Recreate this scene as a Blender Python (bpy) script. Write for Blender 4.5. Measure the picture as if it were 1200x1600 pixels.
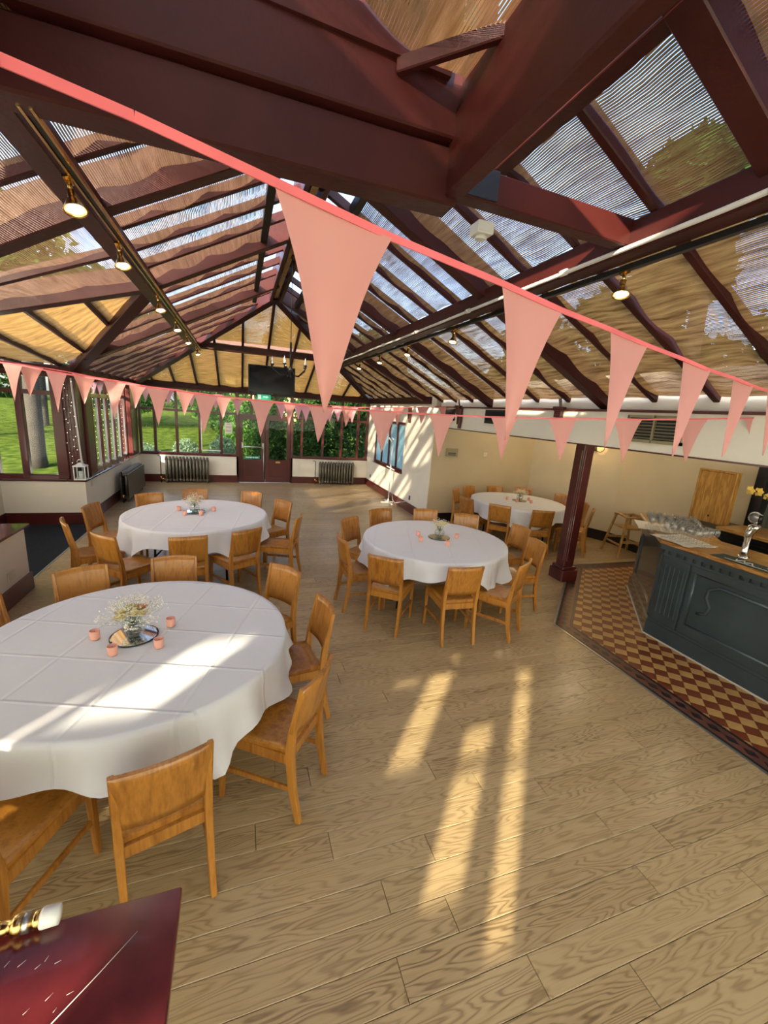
import bpy, bmesh, math, random
from mathutils import Vector, Matrix
random.seed(7)
for o in list(bpy.data.objects): bpy.data.objects.remove(o, do_unlink=True)
SC = bpy.context.scene
COL = SC.collection
sin, cos, pi, rad = math.sin, math.cos, math.pi, math.radians

# ------------------------------------------------------------------ camera
FPX = 650.07
HC = 2.2
CM = ((0.94470215, -0.00951245, 0.32779163),
      (-0.32034986, -0.24044112, 0.91627727),
      (0.07009854, -0.97061711, -0.23019256))      # columns: right, down, forward
cd = bpy.data.cameras.new('camera'); cam = bpy.data.objects.new('camera', cd); COL.objects.link(cam)
cd.sensor_fit = 'HORIZONTAL'; cd.sensor_width = 36.0; cd.lens = 36.0*FPX/1200.0
cd.clip_start = 0.05; cd.clip_end = 300
mw = Matrix.Identity(4)
for i in range(3):
    mw[i][0] = CM[i][0]; mw[i][1] = -CM[i][1]; mw[i][2] = -CM[i][2]
mw[2][3] = HC
cam.matrix_world = mw
SC.camera = cam
def ray(px, py):
    c = (px-600, py-800, FPX)
    return Vector([sum(CM[i][k]*c[k] for k in range(3)) for i in range(3)])
def at_depth(px, py, d): return Vector((0, 0, HC)) + ray(px, py)*(d/FPX)
def at_z(px, py, z):
    r = ray(px, py); return Vector((0, 0, HC)) + r*((z-HC)/r.z)
def at_x(px, py, x):
    r = ray(px, py); return Vector((0, 0, HC)) + r*(x/r.x)
def at_y(px, py, y):
    r = ray(px, py); return Vector((0, 0, HC)) + r*(y/r.y)

# ------------------------------------------------------------------ world, sun, exposure
SUN_AZ, SUN_EL = rad(40), rad(18)
sdir = Vector((sin(SUN_AZ)*cos(SUN_EL), cos(SUN_AZ)*cos(SUN_EL), -sin(SUN_EL)))
w = bpy.data.worlds.new('sky'); SC.world = w; w.use_nodes = True
nt = w.node_tree; nt.nodes.clear()
sk = nt.nodes.new('ShaderNodeTexSky'); sk.sky_type = 'NISHITA'; sk.sun_disc = False
sk.sun_elevation = rad(38); sk.sun_rotation = rad(220); sk.air_density = 1.0; sk.dust_density = 2.5; sk.ozone_density = 1.0
bg = nt.nodes.new('ShaderNodeBackground'); bg.inputs[1].default_value = 0.60
wo = nt.nodes.new('ShaderNodeOutputWorld')
nt.links.new(sk.outputs[0], bg.inputs[0]); nt.links.new(bg.outputs[0], wo.inputs[0])
sl = bpy.data.lights.new('sun', 'SUN'); sl.energy = 16.0; sl.angle = rad(0.9); sl.color = (1.0, 0.84, 0.60)
so = bpy.data.objects.new('sun', sl); COL.objects.link(so)
so.rotation_euler = sdir.to_track_quat('-Z', 'Y').to_euler(); so.location = (-20, -25, 18)
vs = SC.view_settings
vs.view_transform = 'Standard'; vs.look = 'None'; vs.exposure = 0.45; vs.gamma = 1.0; vs.use_curve_mapping = False

# ------------------------------------------------------------------ node helpers / materials
def mat(name):
    m = bpy.data.materials.new(name); m.use_nodes = True
    m.node_tree.nodes.clear()
    return m, m.node_tree
def N(nt, t, **kw):
    n = nt.nodes.new(t)
    for k, v in kw.items():
        if k.startswith('i_'): n.inputs[k[2:].replace('_', ' ')].default_value = v
        else: setattr(n, k, v)
    return n
def L(nt, a, b): nt.links.new(a, b)
def out(nt, s):
    o = nt.nodes.new('ShaderNodeOutputMaterial'); nt.links.new(s, o.inputs[0])
def mathn(nt, op, a, b=None):
    n = nt.nodes.new('ShaderNodeMath'); n.operation = op
    for i, v in enumerate((a, b)):
        if v is None: continue
        if isinstance(v, (int, float)): n.inputs[i].default_value = v
        else: nt.links.new(v, n.inputs[i])
    return n.outputs[0]
def ramp(nt, fac, stops):
    r = nt.nodes.new('ShaderNodeValToRGB')
    e = r.color_ramp.elements
    while len(e) < len(stops): e.new(0.5)
    for i, (p, c) in enumerate(stops): e[i].position = p; e[i].color = (*c, 1)
    nt.links.new(fac, r.inputs[0]); return r.outputs[0]
def simple(name, col, rough=0.5, metal=0.0, var=0.12, scale=6.0, bump=0.0, bscale=60.0, coat=0.0, spec=0.5, emis=None, estr=0.0):
    m, nt = mat(name)
    p = N(nt, 'ShaderNodeBsdfPrincipled'); p.inputs['Roughness'].default_value = rough
    p.inputs['Metallic'].default_value = metal; p.inputs['Coat Weight'].default_value = coat
    p.inputs['Specular IOR Level'].default_value = spec
    tc = N(nt, 'ShaderNodeTexCoord'); nz = N(nt, 'ShaderNodeTexNoise'); nz.inputs['Scale'].default_value = scale; nz.inputs['Detail'].default_value = 4
    L(nt, tc.outputs['Object'], nz.inputs['Vector'])
    c = ramp(nt, nz.outputs[0], [(0.3, tuple(v*(1-var) for v in col)), (0.7, tuple(min(1, v*(1+var)) for v in col))])
    L(nt, c, p.inputs['Base Color'])
    if bump:
        n2 = N(nt, 'ShaderNodeTexNoise'); n2.inputs['Scale'].default_value = bscale; L(nt, tc.outputs['Object'], n2.inputs['Vector'])
        b = N(nt, 'ShaderNodeBump'); b.inputs['Strength'].default_value = bump; b.inputs['Distance'].default_value = 0.01
        L(nt, n2.outputs[0], b.inputs['Height']); L(nt, b.outputs[0], p.inputs['Normal'])
    if emis:
        p.inputs['Emission Color'].default_value = (*emis, 1); p.inputs['Emission Strength'].default_value = estr
    out(nt, p.outputs[0]); return m
def wood(name, c0, c1, rough=0.4, coat=0.0, sx=(2.0, 14.0, 14.0), rings=10.0, coord='Object', rnd=True, stripes=0.0):
    m, nt = mat(name)
    p = N(nt, 'ShaderNodeBsdfPrincipled'); p.inputs['Roughness'].default_value = rough; p.inputs['Coat Weight'].default_value = coat
    p.inputs['Coat Roughness'].default_value = 0.15
    tc = N(nt, 'ShaderNodeTexCoord'); mp = N(nt, 'ShaderNodeMapping'); mp.inputs['Scale'].default_value = sx
    oi = N(nt, 'ShaderNodeObjectInfo')
    L(nt, tc.outputs[coord], mp.inputs[0])
    if rnd:
        cx = N(nt, 'ShaderNodeCombineXYZ')
        for i in range(3): L(nt, mathn(nt, 'MULTIPLY', oi.outputs['Random'], 37.0+i*11), cx.inputs[i])
        L(nt, cx.outputs[0], mp.inputs['Location'])
    nz = N(nt, 'ShaderNodeTexNoise'); nz.inputs['Scale'].default_value = 1.0; nz.inputs['Detail'].default_value = 3; L(nt, mp.outputs[0], nz.inputs['Vector'])
    s = mathn(nt, 'SINE', mathn(nt, 'MULTIPLY', nz.outputs[0], rings*6.28))
    fn = N(nt, 'ShaderNodeTexNoise'); fn.inputs['Scale'].default_value = 6.0; fn.inputs['Detail'].default_value = 5; L(nt, mp.outputs[0], fn.inputs['Vector'])
    f = mathn(nt, 'ADD', mathn(nt, 'MULTIPLY', s, 0.18), mathn(nt, 'MULTIPLY', fn.outputs[0], 0.9))
    if rnd: f = mathn(nt, 'ADD', f, mathn(nt, 'MULTIPLY', mathn(nt, 'SUBTRACT', oi.outputs['Random'], 0.5), 0.35))
    c = ramp(nt, f, [(0.2, c0), (0.75, c1)])
    L(nt, c, p.inputs['Base Color'])
    out(nt, p.outputs[0]); return m

M = {}
M['red'] = simple('dark red gloss paint', (0.075, 0.011, 0.010), 0.30, var=0.2, scale=3, coat=0.25)
M['redbeam'] = simple('dark red beam paint', (0.040, 0.0068, 0.0054), 0.42, var=0.22, scale=2.5, bump=0.15, bscale=30, spec=0.28)
M['redtop'] = simple('dark red lacquer', (0.10, 0.013, 0.016), 0.22, var=0.25, scale=9, coat=0.4)
M['sill'] = simple('dark red sill paint', (0.07, 0.010, 0.010), 0.16, var=0.2, scale=4, coat=0.5)
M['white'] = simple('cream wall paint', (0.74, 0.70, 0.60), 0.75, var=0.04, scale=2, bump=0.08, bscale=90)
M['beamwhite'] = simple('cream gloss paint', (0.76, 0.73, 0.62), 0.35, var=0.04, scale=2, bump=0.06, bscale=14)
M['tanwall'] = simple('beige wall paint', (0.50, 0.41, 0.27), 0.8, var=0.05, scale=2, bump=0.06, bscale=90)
M['tanwall2'] = simple('lighter beige wall', (0.58, 0.50, 0.36), 0.8, var=0.05, scale=2, bump=0.06, bscale=90)  # lighter tone for the right-hand alcove wall
M['whitepaint'] = simple('white paint', (0.78, 0.78, 0.75), 0.4, var=0.04)
M['oak'] = wood('oak chair varnish', (0.25, 0.090, 0.011), (0.44, 0.190, 0.030), 0.33, coat=0.3, sx=(16, 16, 1.6), rings=2.5)
M['oakbar'] = wood('oak bar top', (0.26, 0.11, 0.02), (0.60, 0.33, 0.10), 0.3, coat=0.4, sx=(14, 2.0, 14), rings=6)
M['boardwood'] = wood('pine board', (0.30, 0.14, 0.025), (0.52, 0.28, 0.065), 0.45, sx=(9, 9, 1.6), rings=5)
M['palewood'] = wood('pale beech', (0.30, 0.17, 0.05), (0.50, 0.30, 0.11), 0.4, sx=(10, 10, 3), rings=4)
M['black'] = simple('black paint', (0.008, 0.008, 0.009), 0.35, var=0.2)
M['tvblack'] = simple('black screen', (0.004, 0.004, 0.005), 0.12, var=0.1)
M['iron'] = simple('dark iron', (0.02, 0.018, 0.016), 0.5, metal=0.6)
M['radiator'] = simple('bronze radiator paint', (0.13, 0.115, 0.085), 0.4, metal=0.35, var=0.1)
M['bar'] = simple('blue grey bar paint', (0.036, 0.056, 0.066), 0.24, var=0.15, scale=3, coat=0.35, bump=0.05, bscale=18)
M['chrome'] = simple('chrome', (0.75, 0.76, 0.78), 0.08, metal=1.0, var=0.03)
M['mirror'] = simple('mirror', (0.72, 0.76, 0.76), 0.03, metal=1.0, var=0.02)
M['brass'] = simple('brass', (0.72, 0.47, 0.16), 0.22, metal=1.0, var=0.08)
M['candle'] = simple('blush pink wax', (0.75, 0.36, 0.28), 0.45, var=0.06)
M['carpet'] = simple('charcoal carpet', (0.022, 0.026, 0.032), 0.95, var=0.3, scale=60, bump=0.4, bscale=300, spec=0.1)
M['grey'] = simple('light grey plastic', (0.55, 0.54, 0.50), 0.5, var=0.04)
M['vent'] = simple('khaki vent metal', (0.30, 0.27, 0.16), 0.4, metal=0.3, var=0.08)
M['ventdark'] = simple('dark vent cavity', (0.02, 0.02, 0.018), 0.7)
M['steel'] = simple('brushed steel', (0.45, 0.45, 0.44), 0.3, metal=0.9)
M['green'] = simple('exit sign green', (0.02, 0.33, 0.20), 0.4, emis=(0.05, 0.8, 0.5), estr=0.25)
M['signwhite'] = simple('sign white', (0.85, 0.9, 0.87), 0.4, emis=(0.9, 1, 0.95), estr=0.3)
M['greensign'] = simple('green notice', (0.02, 0.25, 0.17), 0.4)
M['paper'] = simple('white paper', (0.76, 0.72, 0.66), 0.8, var=0.05)
M['runner'] = simple('dark green bar runner', (0.012, 0.03, 0.022), 0.75, var=0.2)
M['stem'] = simple('plant stem green', (0.10, 0.16, 0.05), 0.6)
M['rosecream'] = simple('cream rose petals', (0.78, 0.70, 0.42), 0.6, var=0.12, scale=40)
M['rosepeach'] = simple('peach rose petals', (0.80, 0.42, 0.24), 0.6, var=0.12, scale=40)
M['gyp'] = simple('white gypsophila', (0.72, 0.70, 0.60), 0.7, var=0.15, scale=60)
M['orchid'] = simple('yellow orchid petals', (0.75, 0.52, 0.10), 0.55, var=0.15, scale=30)
M['bark'] = simple('tree bark', (0.03, 0.024, 0.018), 0.9, var=0.3, scale=3)
M['yellowhouse'] = simple('yellow render', (0.62, 0.50, 0.17), 0.8, var=0.08)
M['timber'] = simple('dark timber', (0.05, 0.03, 0.02), 0.7)
M['rooftile'] = simple('brown roof tile', (0.10, 0.05, 0.035), 0.8, var=0.3, scale=12)
M['bulb'] = simple('lit lamp', (1, 0.9, 0.7), 0.4, emis=(1.0, 0.80, 0.48), estr=9.0)
M['fairy'] = simple('fairy light bulb', (1, 0.95, 0.85), 0.4, emis=(1.0, 0.9, 0.75), estr=3.0)
M['warmbulb'] = simple('warm lamp shade', (1, 0.7, 0.3), 0.4, emis=(1.0, 0.55, 0.18), estr=3.0)
M['greypanel'] = wood('grey green panelling', (0.06, 0.075, 0.065), (0.16, 0.19, 0.17), 0.45, sx=(30, 30, 1), rings=4)
M['tag'] = simple('cream socket plastic', (0.60, 0.55, 0.42), 0.4)

def glass_mat(name, tint=(0.93, 0.96, 0.95), refl=0.10, rough=0.02, frost=0.0):
    m, nt = mat(name)
    t = N(nt, 'ShaderNodeBsdfTransparent'); t.inputs[0].default_value = (*tint, 1)
    g = N(nt, 'ShaderNodeBsdfGlossy'); g.inputs['Roughness'].default_value = rough
    fr = N(nt, 'ShaderNodeLayerWeight'); fr.inputs[0].default_value = 0.5
    mx = N(nt, 'ShaderNodeMixShader')
    L(nt, mathn(nt, 'ADD', mathn(nt, 'MULTIPLY', mathn(nt, 'POWER', fr.outputs['Facing'], 4.0), 0.6 if refl > 0.15 else 0.25), 0.004+refl*0.2), mx.inputs[0])
    L(nt, t.outputs[0], mx.inputs[1]); L(nt, g.outputs[0], mx.inputs[2])
    s = mx.outputs[0]
    if frost:
        d = N(nt, 'ShaderNodeBsdfTranslucent'); d.inputs[0].default_value = (0.55, 0.75, 0.78, 1)
        d2 = N(nt, 'ShaderNodeBsdfDiffuse'); d2.inputs[0].default_value = (0.40, 0.56, 0.58, 1)
        m3 = N(nt, 'ShaderNodeMixShader'); m3.inputs[0].default_value = 0.4; L(nt, d.outputs[0], m3.inputs[1]); L(nt, d2.outputs[0], m3.inputs[2])
        m2 = N(nt, 'ShaderNodeMixShader'); m2.inputs[0].default_value = frost; L(nt, s, m2.inputs[1]); L(nt, m3.outputs[0], m2.inputs[2]); s = m2.outputs[0]
    out(nt, s); return m
M['glass'] = glass_mat('window glass', refl=0.02)
M['roofglass'] = glass_mat('roof glass', (0.96, 0.98, 1.0), 0.0)
M['frosted'] = glass_mat('frosted glass', frost=0.85)
M['crystal'] = glass_mat('clear crystal', (0.96, 0.98, 0.97), 0.4)
# white mixed into the drinking glasses to lift their dark reflections
def white_lift(m, f):
    nt = m.node_tree; o = [n for n in nt.nodes if n.type == 'OUTPUT_MATERIAL'][0]; src = o.inputs[0].links[0].from_socket
    d = N(nt, 'ShaderNodeBsdfDiffuse'); d.inputs[0].default_value = (0.85, 0.85, 0.82, 1); x = N(nt, 'ShaderNodeMixShader'); x.inputs[0].default_value = f
    L(nt, src, x.inputs[1]); L(nt, d.outputs[0], x.inputs[2]); L(nt, x.outputs[0], o.inputs[0]); return m
M['wineglass'] = white_lift(glass_mat('wine glass', (0.98, 0.98, 0.97), 0.3, 0.08), 0.05)

def blind_mat(name, c0, c1, open_lo, open_hi, period, transl=0.45):
    m, nt = mat(name)
    uv = N(nt, 'ShaderNodeUVMap'); sp = N(nt, 'ShaderNodeSeparateXYZ'); L(nt, uv.outputs[0], sp.inputs[0])
    geo = N(nt, 'ShaderNodeNewGeometry')
    oi = N(nt, 'ShaderNodeObjectInfo')
    nz = N(nt, 'ShaderNodeTexNoise'); nz.inputs['Scale'].default_value = 1.0; nz.inputs['Detail'].default_value = 4
    mp = N(nt, 'ShaderNodeMapping'); mp.inputs['Scale'].default_value = (3.0, 26.0, 1); L(nt, uv.outputs[0], mp.inputs[0])
    cx = N(nt, 'ShaderNodeCombineXYZ'); L(nt, mathn(nt, 'MULTIPLY', oi.outputs['Random'], 51.0), cx.inputs[0]); L(nt, cx.outputs[0], mp.inputs['Location'])
    L(nt, mp.outputs[0], nz.inputs['Vector'])
    big = N(nt, 'ShaderNodeTexNoise'); big.inputs['Scale'].default_value = 2.2; big.inputs['Detail'].default_value = 3; L(nt, geo.outputs['Position'], big.inputs['Vector'])
    # slat phase with wobble
    ph = mathn(nt, 'ADD', mathn(nt, 'DIVIDE', sp.outputs[1], period), mathn(nt, 'MULTIPLY', nz.outputs[0], 1.2))
    fr = mathn(nt, 'FRACT', ph)
    op = mathn(nt, 'ADD', open_lo, mathn(nt, 'MULTIPLY', mathn(nt, 'MAXIMUM', mathn(nt, 'MULTIPLY', mathn(nt, 'SUBTRACT', mathn(nt, 'ADD', mathn(nt, 'MULTIPLY', nz.outputs[0], 0.55), mathn(nt, 'MULTIPLY', big.outputs[0], 0.6)), 0.40), 3.0), 0.0), open_hi-open_lo))
    isopen = mathn(nt, 'LESS_THAN', fr, op)
    d = N(nt, 'ShaderNodeBsdfDiffuse'); tr = N(nt, 'ShaderNodeBsdfTranslucent')
    c = ramp(nt, nz.outputs[0], [(0.3, c0), (0.7, c1)])
    L(nt, c, d.inputs[0]); L(nt, c, tr.inputs[0])
    mx = N(nt, 'ShaderNodeMixShader'); mx.inputs[0].default_value = transl; L(nt, d.outputs[0], mx.inputs[1]); L(nt, tr.outputs[0], mx.inputs[2])
    tp = N(nt, 'ShaderNodeBsdfTransparent')
    m2 = N(nt, 'ShaderNodeMixShader'); L(nt, isopen, m2.inputs[0]); L(nt, mx.outputs[0], m2.inputs[1]); L(nt, tp.outputs[0], m2.inputs[2])
    out(nt, m2.outputs[0]); return m
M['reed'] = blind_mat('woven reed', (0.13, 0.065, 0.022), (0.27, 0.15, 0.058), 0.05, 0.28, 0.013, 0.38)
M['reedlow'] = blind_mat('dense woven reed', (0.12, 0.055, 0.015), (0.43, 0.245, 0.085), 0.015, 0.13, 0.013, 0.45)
M['reedleft'] = blind_mat('reed toned against sunlight', (0.11, 0.062, 0.030), (0.23, 0.145, 0.075), 0.14, 0.46, 0.013, 0.30)  # same reed, darker and greyer to offset sunlight and suggest its sheen
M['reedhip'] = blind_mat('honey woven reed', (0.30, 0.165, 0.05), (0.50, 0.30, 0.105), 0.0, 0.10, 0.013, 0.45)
M['reedfar'] = blind_mat('honey reed warmed against skylight', (0.34, 0.155, 0.030), (0.58, 0.30, 0.075), 0.0, 0.08, 0.013, 0.58)  # same honey reed, more saturated to make up for cool sky light
M['lightscreen'] = blind_mat('added cream light screen', (0.72, 0.72, 0.68), (0.80, 0.80, 0.76), 0.0, 0.0, 0.02, 0.68)  # for added blinds out of view: stops direct sun, glows as fill

def cloth_mat(name, col, transl, creases=False, rough=0.9):
    m, nt = mat(name)
    tc = N(nt, 'ShaderNodeTexCoord')
    p = N(nt, 'ShaderNodeBsdfPrincipled'); p.inputs['Roughness'].default_value = rough; p.inputs['Base Color'].default_value = (*col, 1)
    p.inputs['Sheen Weight'].default_value = 0.1
    nz = N(nt, 'ShaderNodeTexNoise'); nz.inputs['Scale'].default_value = 9; nz.inputs['Detail'].default_value = 5; L(nt, tc.outputs['Object'], nz.inputs['Vector'])
    h = mathn(nt, 'MULTIPLY', nz.outputs[0], 0.5)
    if creases:
        sp = N(nt, 'ShaderNodeSeparateXYZ'); L(nt, tc.outputs['Object'], sp.inputs[0])
        for ax, per in ((0, 0.42), (1, 0.36)):
            q = mathn(nt, 'ABSOLUTE', mathn(nt, 'SUBTRACT', mathn(nt, 'FRACT', mathn(nt, 'ADD', mathn(nt, 'DIVIDE', sp.outputs[ax], per), 100.23)), 0.5))
            ln = mathn(nt, 'MAXIMUM', mathn(nt, 'SUBTRACT', 1.0, mathn(nt, 'DIVIDE', q, 0.035)), 0.0)
            h = mathn(nt, 'ADD', h, mathn(nt, 'MULTIPLY', ln, 0.9))
    b = N(nt, 'ShaderNodeBump'); b.inputs['Strength'].default_value = 0.5; b.inputs['Distance'].default_value = 0.008
    L(nt, h, b.inputs['Height']); L(nt, b.outputs[0], p.inputs['Normal'])
    tr = N(nt, 'ShaderNodeBsdfTranslucent'); tr.inputs[0].default_value = (*col, 1)
    mx = N(nt, 'ShaderNodeMixShader'); mx.inputs[0].default_value = transl
    L(nt, p.outputs[0], mx.inputs[1]); L(nt, tr.outputs[0], mx.inputs[2])
    out(nt, mx.outputs[0]); return m
M['cloth'] = cloth_mat('white table linen', (0.80, 0.82, 0.87), 0.18, True)
M['flag'] = cloth_mat('pink bunting plastic', (0.72, 0.335, 0.30), 0.40, rough=0.35)
M['flagmauve'] = cloth_mat('muted pink bunting plastic', (0.62, 0.30, 0.36), 0.35, rough=0.4)  # greyer, more muted pink for the farthest string
M['tape'] = simple('pink bunting tape', (0.66, 0.13, 0.14), 0.5)

def leaf_mat(name, c0, c1):
    m, nt = mat(name)
    geo = N(nt, 'ShaderNodeNewGeometry')
    nz = N(nt, 'ShaderNodeTexNoise'); nz.inputs['Scale'].default_value = 3.5; nz.inputs['Detail'].default_value = 5; L(nt, geo.outputs['Position'], nz.inputs['Vector'])
    c = ramp(nt, nz.outputs[0], [(0.35, c0), (0.65, c1)])
    d = N(nt, 'ShaderNodeBsdfDiffuse'); t = N(nt, 'ShaderNodeBsdfTranslucent'); L(nt, c, d.inputs[0]); L(nt, c, t.inputs[0])
    mx = N(nt, 'ShaderNodeMixShader'); mx.inputs[0].default_value = 0.4; L(nt, d.outputs[0], mx.inputs[1]); L(nt, t.outputs[0], mx.inputs[2])
    out(nt, mx.outputs[0]); return m
M['leafdark'] = leaf_mat('dark green leaves', (0.012, 0.030, 0.009), (0.045, 0.10, 0.024))
M['leafmid'] = leaf_mat('mid green leaves', (0.03, 0.085, 0.015), (0.12, 0.24, 0.05))
M['leafgrey'] = leaf_mat('silver green leaves', (0.06, 0.10, 0.06), (0.22, 0.30, 0.19))
M['grass'] = leaf_mat('lawn grass', (0.05, 0.085, 0.014), (0.15, 0.20, 0.034))

def plank_mat():
    m, nt = mat('limed oak floor board')
    p = N(nt, 'ShaderNodeBsdfPrincipled'); p.inputs['Roughness'].default_value = 0.32; p.inputs['Coat Weight'].default_value = 0.12; p.inputs['Coat Roughness'].default_value = 0.2
    uv = N(nt, 'ShaderNodeUVMap'); oi = N(nt, 'ShaderNodeObjectInfo'); at = N(nt, 'ShaderNodeAttribute'); at.attribute_name = 'pr'
    r = mathn(nt, 'FRACT', mathn(nt, 'ADD', oi.outputs['Random'], at.outputs['Fac']))
    cx = N(nt, 'ShaderNodeCombineXYZ')
    L(nt, mathn(nt, 'MULTIPLY', r, 91.0), cx.inputs[0]); L(nt, mathn(nt, 'MULTIPLY', r, 47.0), cx.inputs[1])
    mp = N(nt, 'ShaderNodeMapping'); mp.inputs['Scale'].default_value = (1.25, 9.5, 1); L(nt, uv.outputs[0], mp.inputs[0]); L(nt, cx.outputs[0], mp.inputs['Location'])
    nz = N(nt, 'ShaderNodeTexNoise'); nz.inputs['Scale'].default_value = 1.0; nz.inputs['Detail'].default_value = 2.5; nz.inputs['Roughness'].default_value = 0.45; L(nt, mp.outputs[0], nz.inputs['Vector'])
    s = mathn(nt, 'SINE', mathn(nt, 'MULTIPLY', nz.outputs[0], 120.0))
    s = mathn(nt, 'POWER', mathn(nt, 'ADD', mathn(nt, 'MULTIPLY', s, 0.5), 0.5), 2.4)
    mp2 = N(nt, 'ShaderNodeMapping'); mp2.inputs['Scale'].default_value = (5.0, 130.0, 1); L(nt, uv.outputs[0], mp2.inputs[0]); L(nt, cx.outputs[0], mp2.inputs['Location'])
    fn = N(nt, 'ShaderNodeTexNoise'); fn.inputs['Scale'].default_value = 1.0; fn.inputs['Detail'].default_value = 4; L(nt, mp2.outputs[0], fn.inputs['Vector'])
    msk = N(nt, 'ShaderNodeTexNoise'); msk.inputs['Scale'].default_value = 0.7; L(nt, mp.outputs[0], msk.inputs['Vector'])
    f = mathn(nt, 'ADD', mathn(nt, 'MULTIPLY', mathn(nt, 'MULTIPLY', s, msk.outputs[0]), 0.85), mathn(nt, 'MULTIPLY', fn.outputs[0], 0.55))
    f = mathn(nt, 'ADD', f, mathn(nt, 'MULTIPLY', mathn(nt, 'SUBTRACT', mathn(nt, 'FRACT', mathn(nt, 'MULTIPLY', r, 7.3)), 0.5), 0.26))
    c = ramp(nt, f, [(0.15, (0.41, 0.300, 0.162)), (0.5, (0.325, 0.228, 0.117)), (0.95, (0.165, 0.106, 0.050))])
    L(nt, c, p.inputs['Base Color'])
    b = N(nt, 'ShaderNodeBump'); b.inputs['Strength'].default_value = 0.05; b.inputs['Distance'].default_value = 0.003; L(nt, fn.outputs[0], b.inputs['Height']); L(nt, b.outputs[0], p.inputs['Normal'])
    out(nt, p.outputs[0]); return m
M['plank'] = plank_mat()
M['joint'] = simple('dark joint', (0.03, 0.022, 0.015), 0.8)
M['tilered'] = simple('terracotta tile', (0.155, 0.036, 0.012), 0.30, var=0.18, scale=5)
M['tilebuff'] = simple('buff tile', (0.42, 0.25, 0.085), 0.30, var=0.14, scale=5)
M['tileblack'] = simple('black tile', (0.016, 0.013, 0.014), 0.3, var=0.2)
M['tilebrown'] = simple('brown border tile', (0.11, 0.042, 0.028), 0.35, var=0.2)

# ------------------------------------------------------------------ mesh helpers
def box(bm, x0, x1, y0, y1, z0, z1):
    v = [bm.verts.new((x, y, z)) for x in (x0, x1) for y in (y0, y1) for z in (z0, z1)]
    for f in ((0, 1, 3, 2), (4, 6, 7, 5), (0, 4, 5, 1), (2, 3, 7, 6), (0, 2, 6, 4), (1, 5, 7, 3)):
        bm.faces.new([v[i] for i in f])
    return v
def bar(bm, a, b, w, h, up=(0, 0, 1), off=0.0):
    """box beam from a to b: width w sideways, height h along up, underside `off` from the axis"""
    a = Vector(a); b = Vector(b); d = (b-a).normalized(); up = Vector(up)
    s = d.cross(up)
    if s.length < 1e-5: s = d.cross(Vector((1, 0, 0)))
    s.normalize(); u = s.cross(d).normalized()
    vs = []
    for p in (a, b):
        for i, j in ((-1, 0), (1, 0), (1, 1), (-1, 1)):
            vs.append(bm.verts.new(p + s*(i*w/2) + u*(off + j*h)))
    for f in ((3, 2, 1, 0), (4, 5, 6, 7), (0, 1, 5, 4), (1, 2, 6, 5), (2, 3, 7, 6), (3, 0, 4, 7)):
        bm.faces.new([vs[i] for i in f])
    return vs
def tube(bm, pts, r, n=8, caps=True):
    pts = [Vector(p) for p in pts]; rs = r if isinstance(r, (list, tuple)) else [r]*len(pts)
    rings = []; prev = None
    for i, p in enumerate(pts):
        d = (pts[min(i+1, len(pts)-1)] - pts[max(i-1, 0)]).normalized()
        a = prev if prev is not None else (Vector((0, 0, 1)) if abs(d.z) < 0.9 else Vector((1, 0, 0)))
        s = d.cross(a)
        if s.length < 1e-5: s = d.cross(Vector((0, 1, 0)))
        s.normalize(); u = s.cross(d).normalized(); prev = u
        rings.append([bm.verts.new(p + (s*cos(2*pi*k/n) + u*sin(2*pi*k/n))*rs[i]) for k in range(n)])
    for i in range(len(rings)-1):
        for k in range(n):
            f = bm.faces.new((rings[i][k], rings[i][(k+1) % n], rings[i+1][(k+1) % n], rings[i+1][k])); f.smooth = True
    if caps:
        bm.faces.new(rings[0]); bm.faces.new(rings[-1][::-1])
def lathe(bm, prof, n=20, c=(0, 0, 0), axis=None, smooth=True):
    """prof: list of (r,z); axis: optional 3x3 to turn z"""
    c = Vector(c); rings = []
    for r, z in prof:
        if r < 1e-6: q = Vector((0, 0, z)); q = axis @ q if axis else q; rings.append([bm.verts.new(c+q)]); continue
        ring = []
        for k in range(n):
            q = Vector((r*cos(2*pi*k/n), r*sin(2*pi*k/n), z)); q = axis @ q if axis else q
            ring.append(bm.verts.new(c+q))
        rings.append(ring)
    for a, b in zip(rings, rings[1:]):
        for k in range(n):
            k2 = (k+1) % n
            if len(a) == 1 and len(b) == 1: continue
            if len(a) == 1: f = bm.faces.new((a[0], b[k2], b[k])) if False else bm.faces.new((a[0], b[k], b[k2]))
            elif len(b) == 1: f = bm.faces.new((a[k], a[k2], b[0]))
            else: f = bm.faces.new((a[k], a[k2], b[k2], b[k]))
            f.smooth = smooth
def prism(bm, poly, z0, z1):
    a = [bm.verts.new((x, y, z0)) for x, y in poly]; b = [bm.verts.new((x, y, z1)) for x, y in poly]
    bm.faces.new(a[::-1]); bm.faces.new(b); n = len(poly)
    for i in range(n): bm.faces.new((a[i], a[(i+1) % n], b[(i+1) % n], b[i]))
def link(name, me, parent=None, m=None):
    o = bpy.data.objects.new(name, me); COL.objects.link(o)
    if parent is not None: o.parent = parent
    if m is not None and me is not None and len(me.materials) == 0: me.materials.append(m)
    return o
def obj(name, bm, m, parent=None, recalc=True, bevel=0.0, smooth=False):
    if recalc: bmesh.ops.recalc_face_normals(bm, faces=bm.faces)
    if bevel:
        bmesh.ops.bevel(bm, geom=[e for e in bm.edges], offset=bevel, segments=1, affect='EDGES', clamp_overlap=True)
    if smooth:
        for f in bm.faces: f.smooth = True
    me = bpy.data.meshes.new(name); bm.to_mesh(me); bm.free()
    return link(name, me, parent, M[m] if isinstance(m, str) else m)
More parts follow.
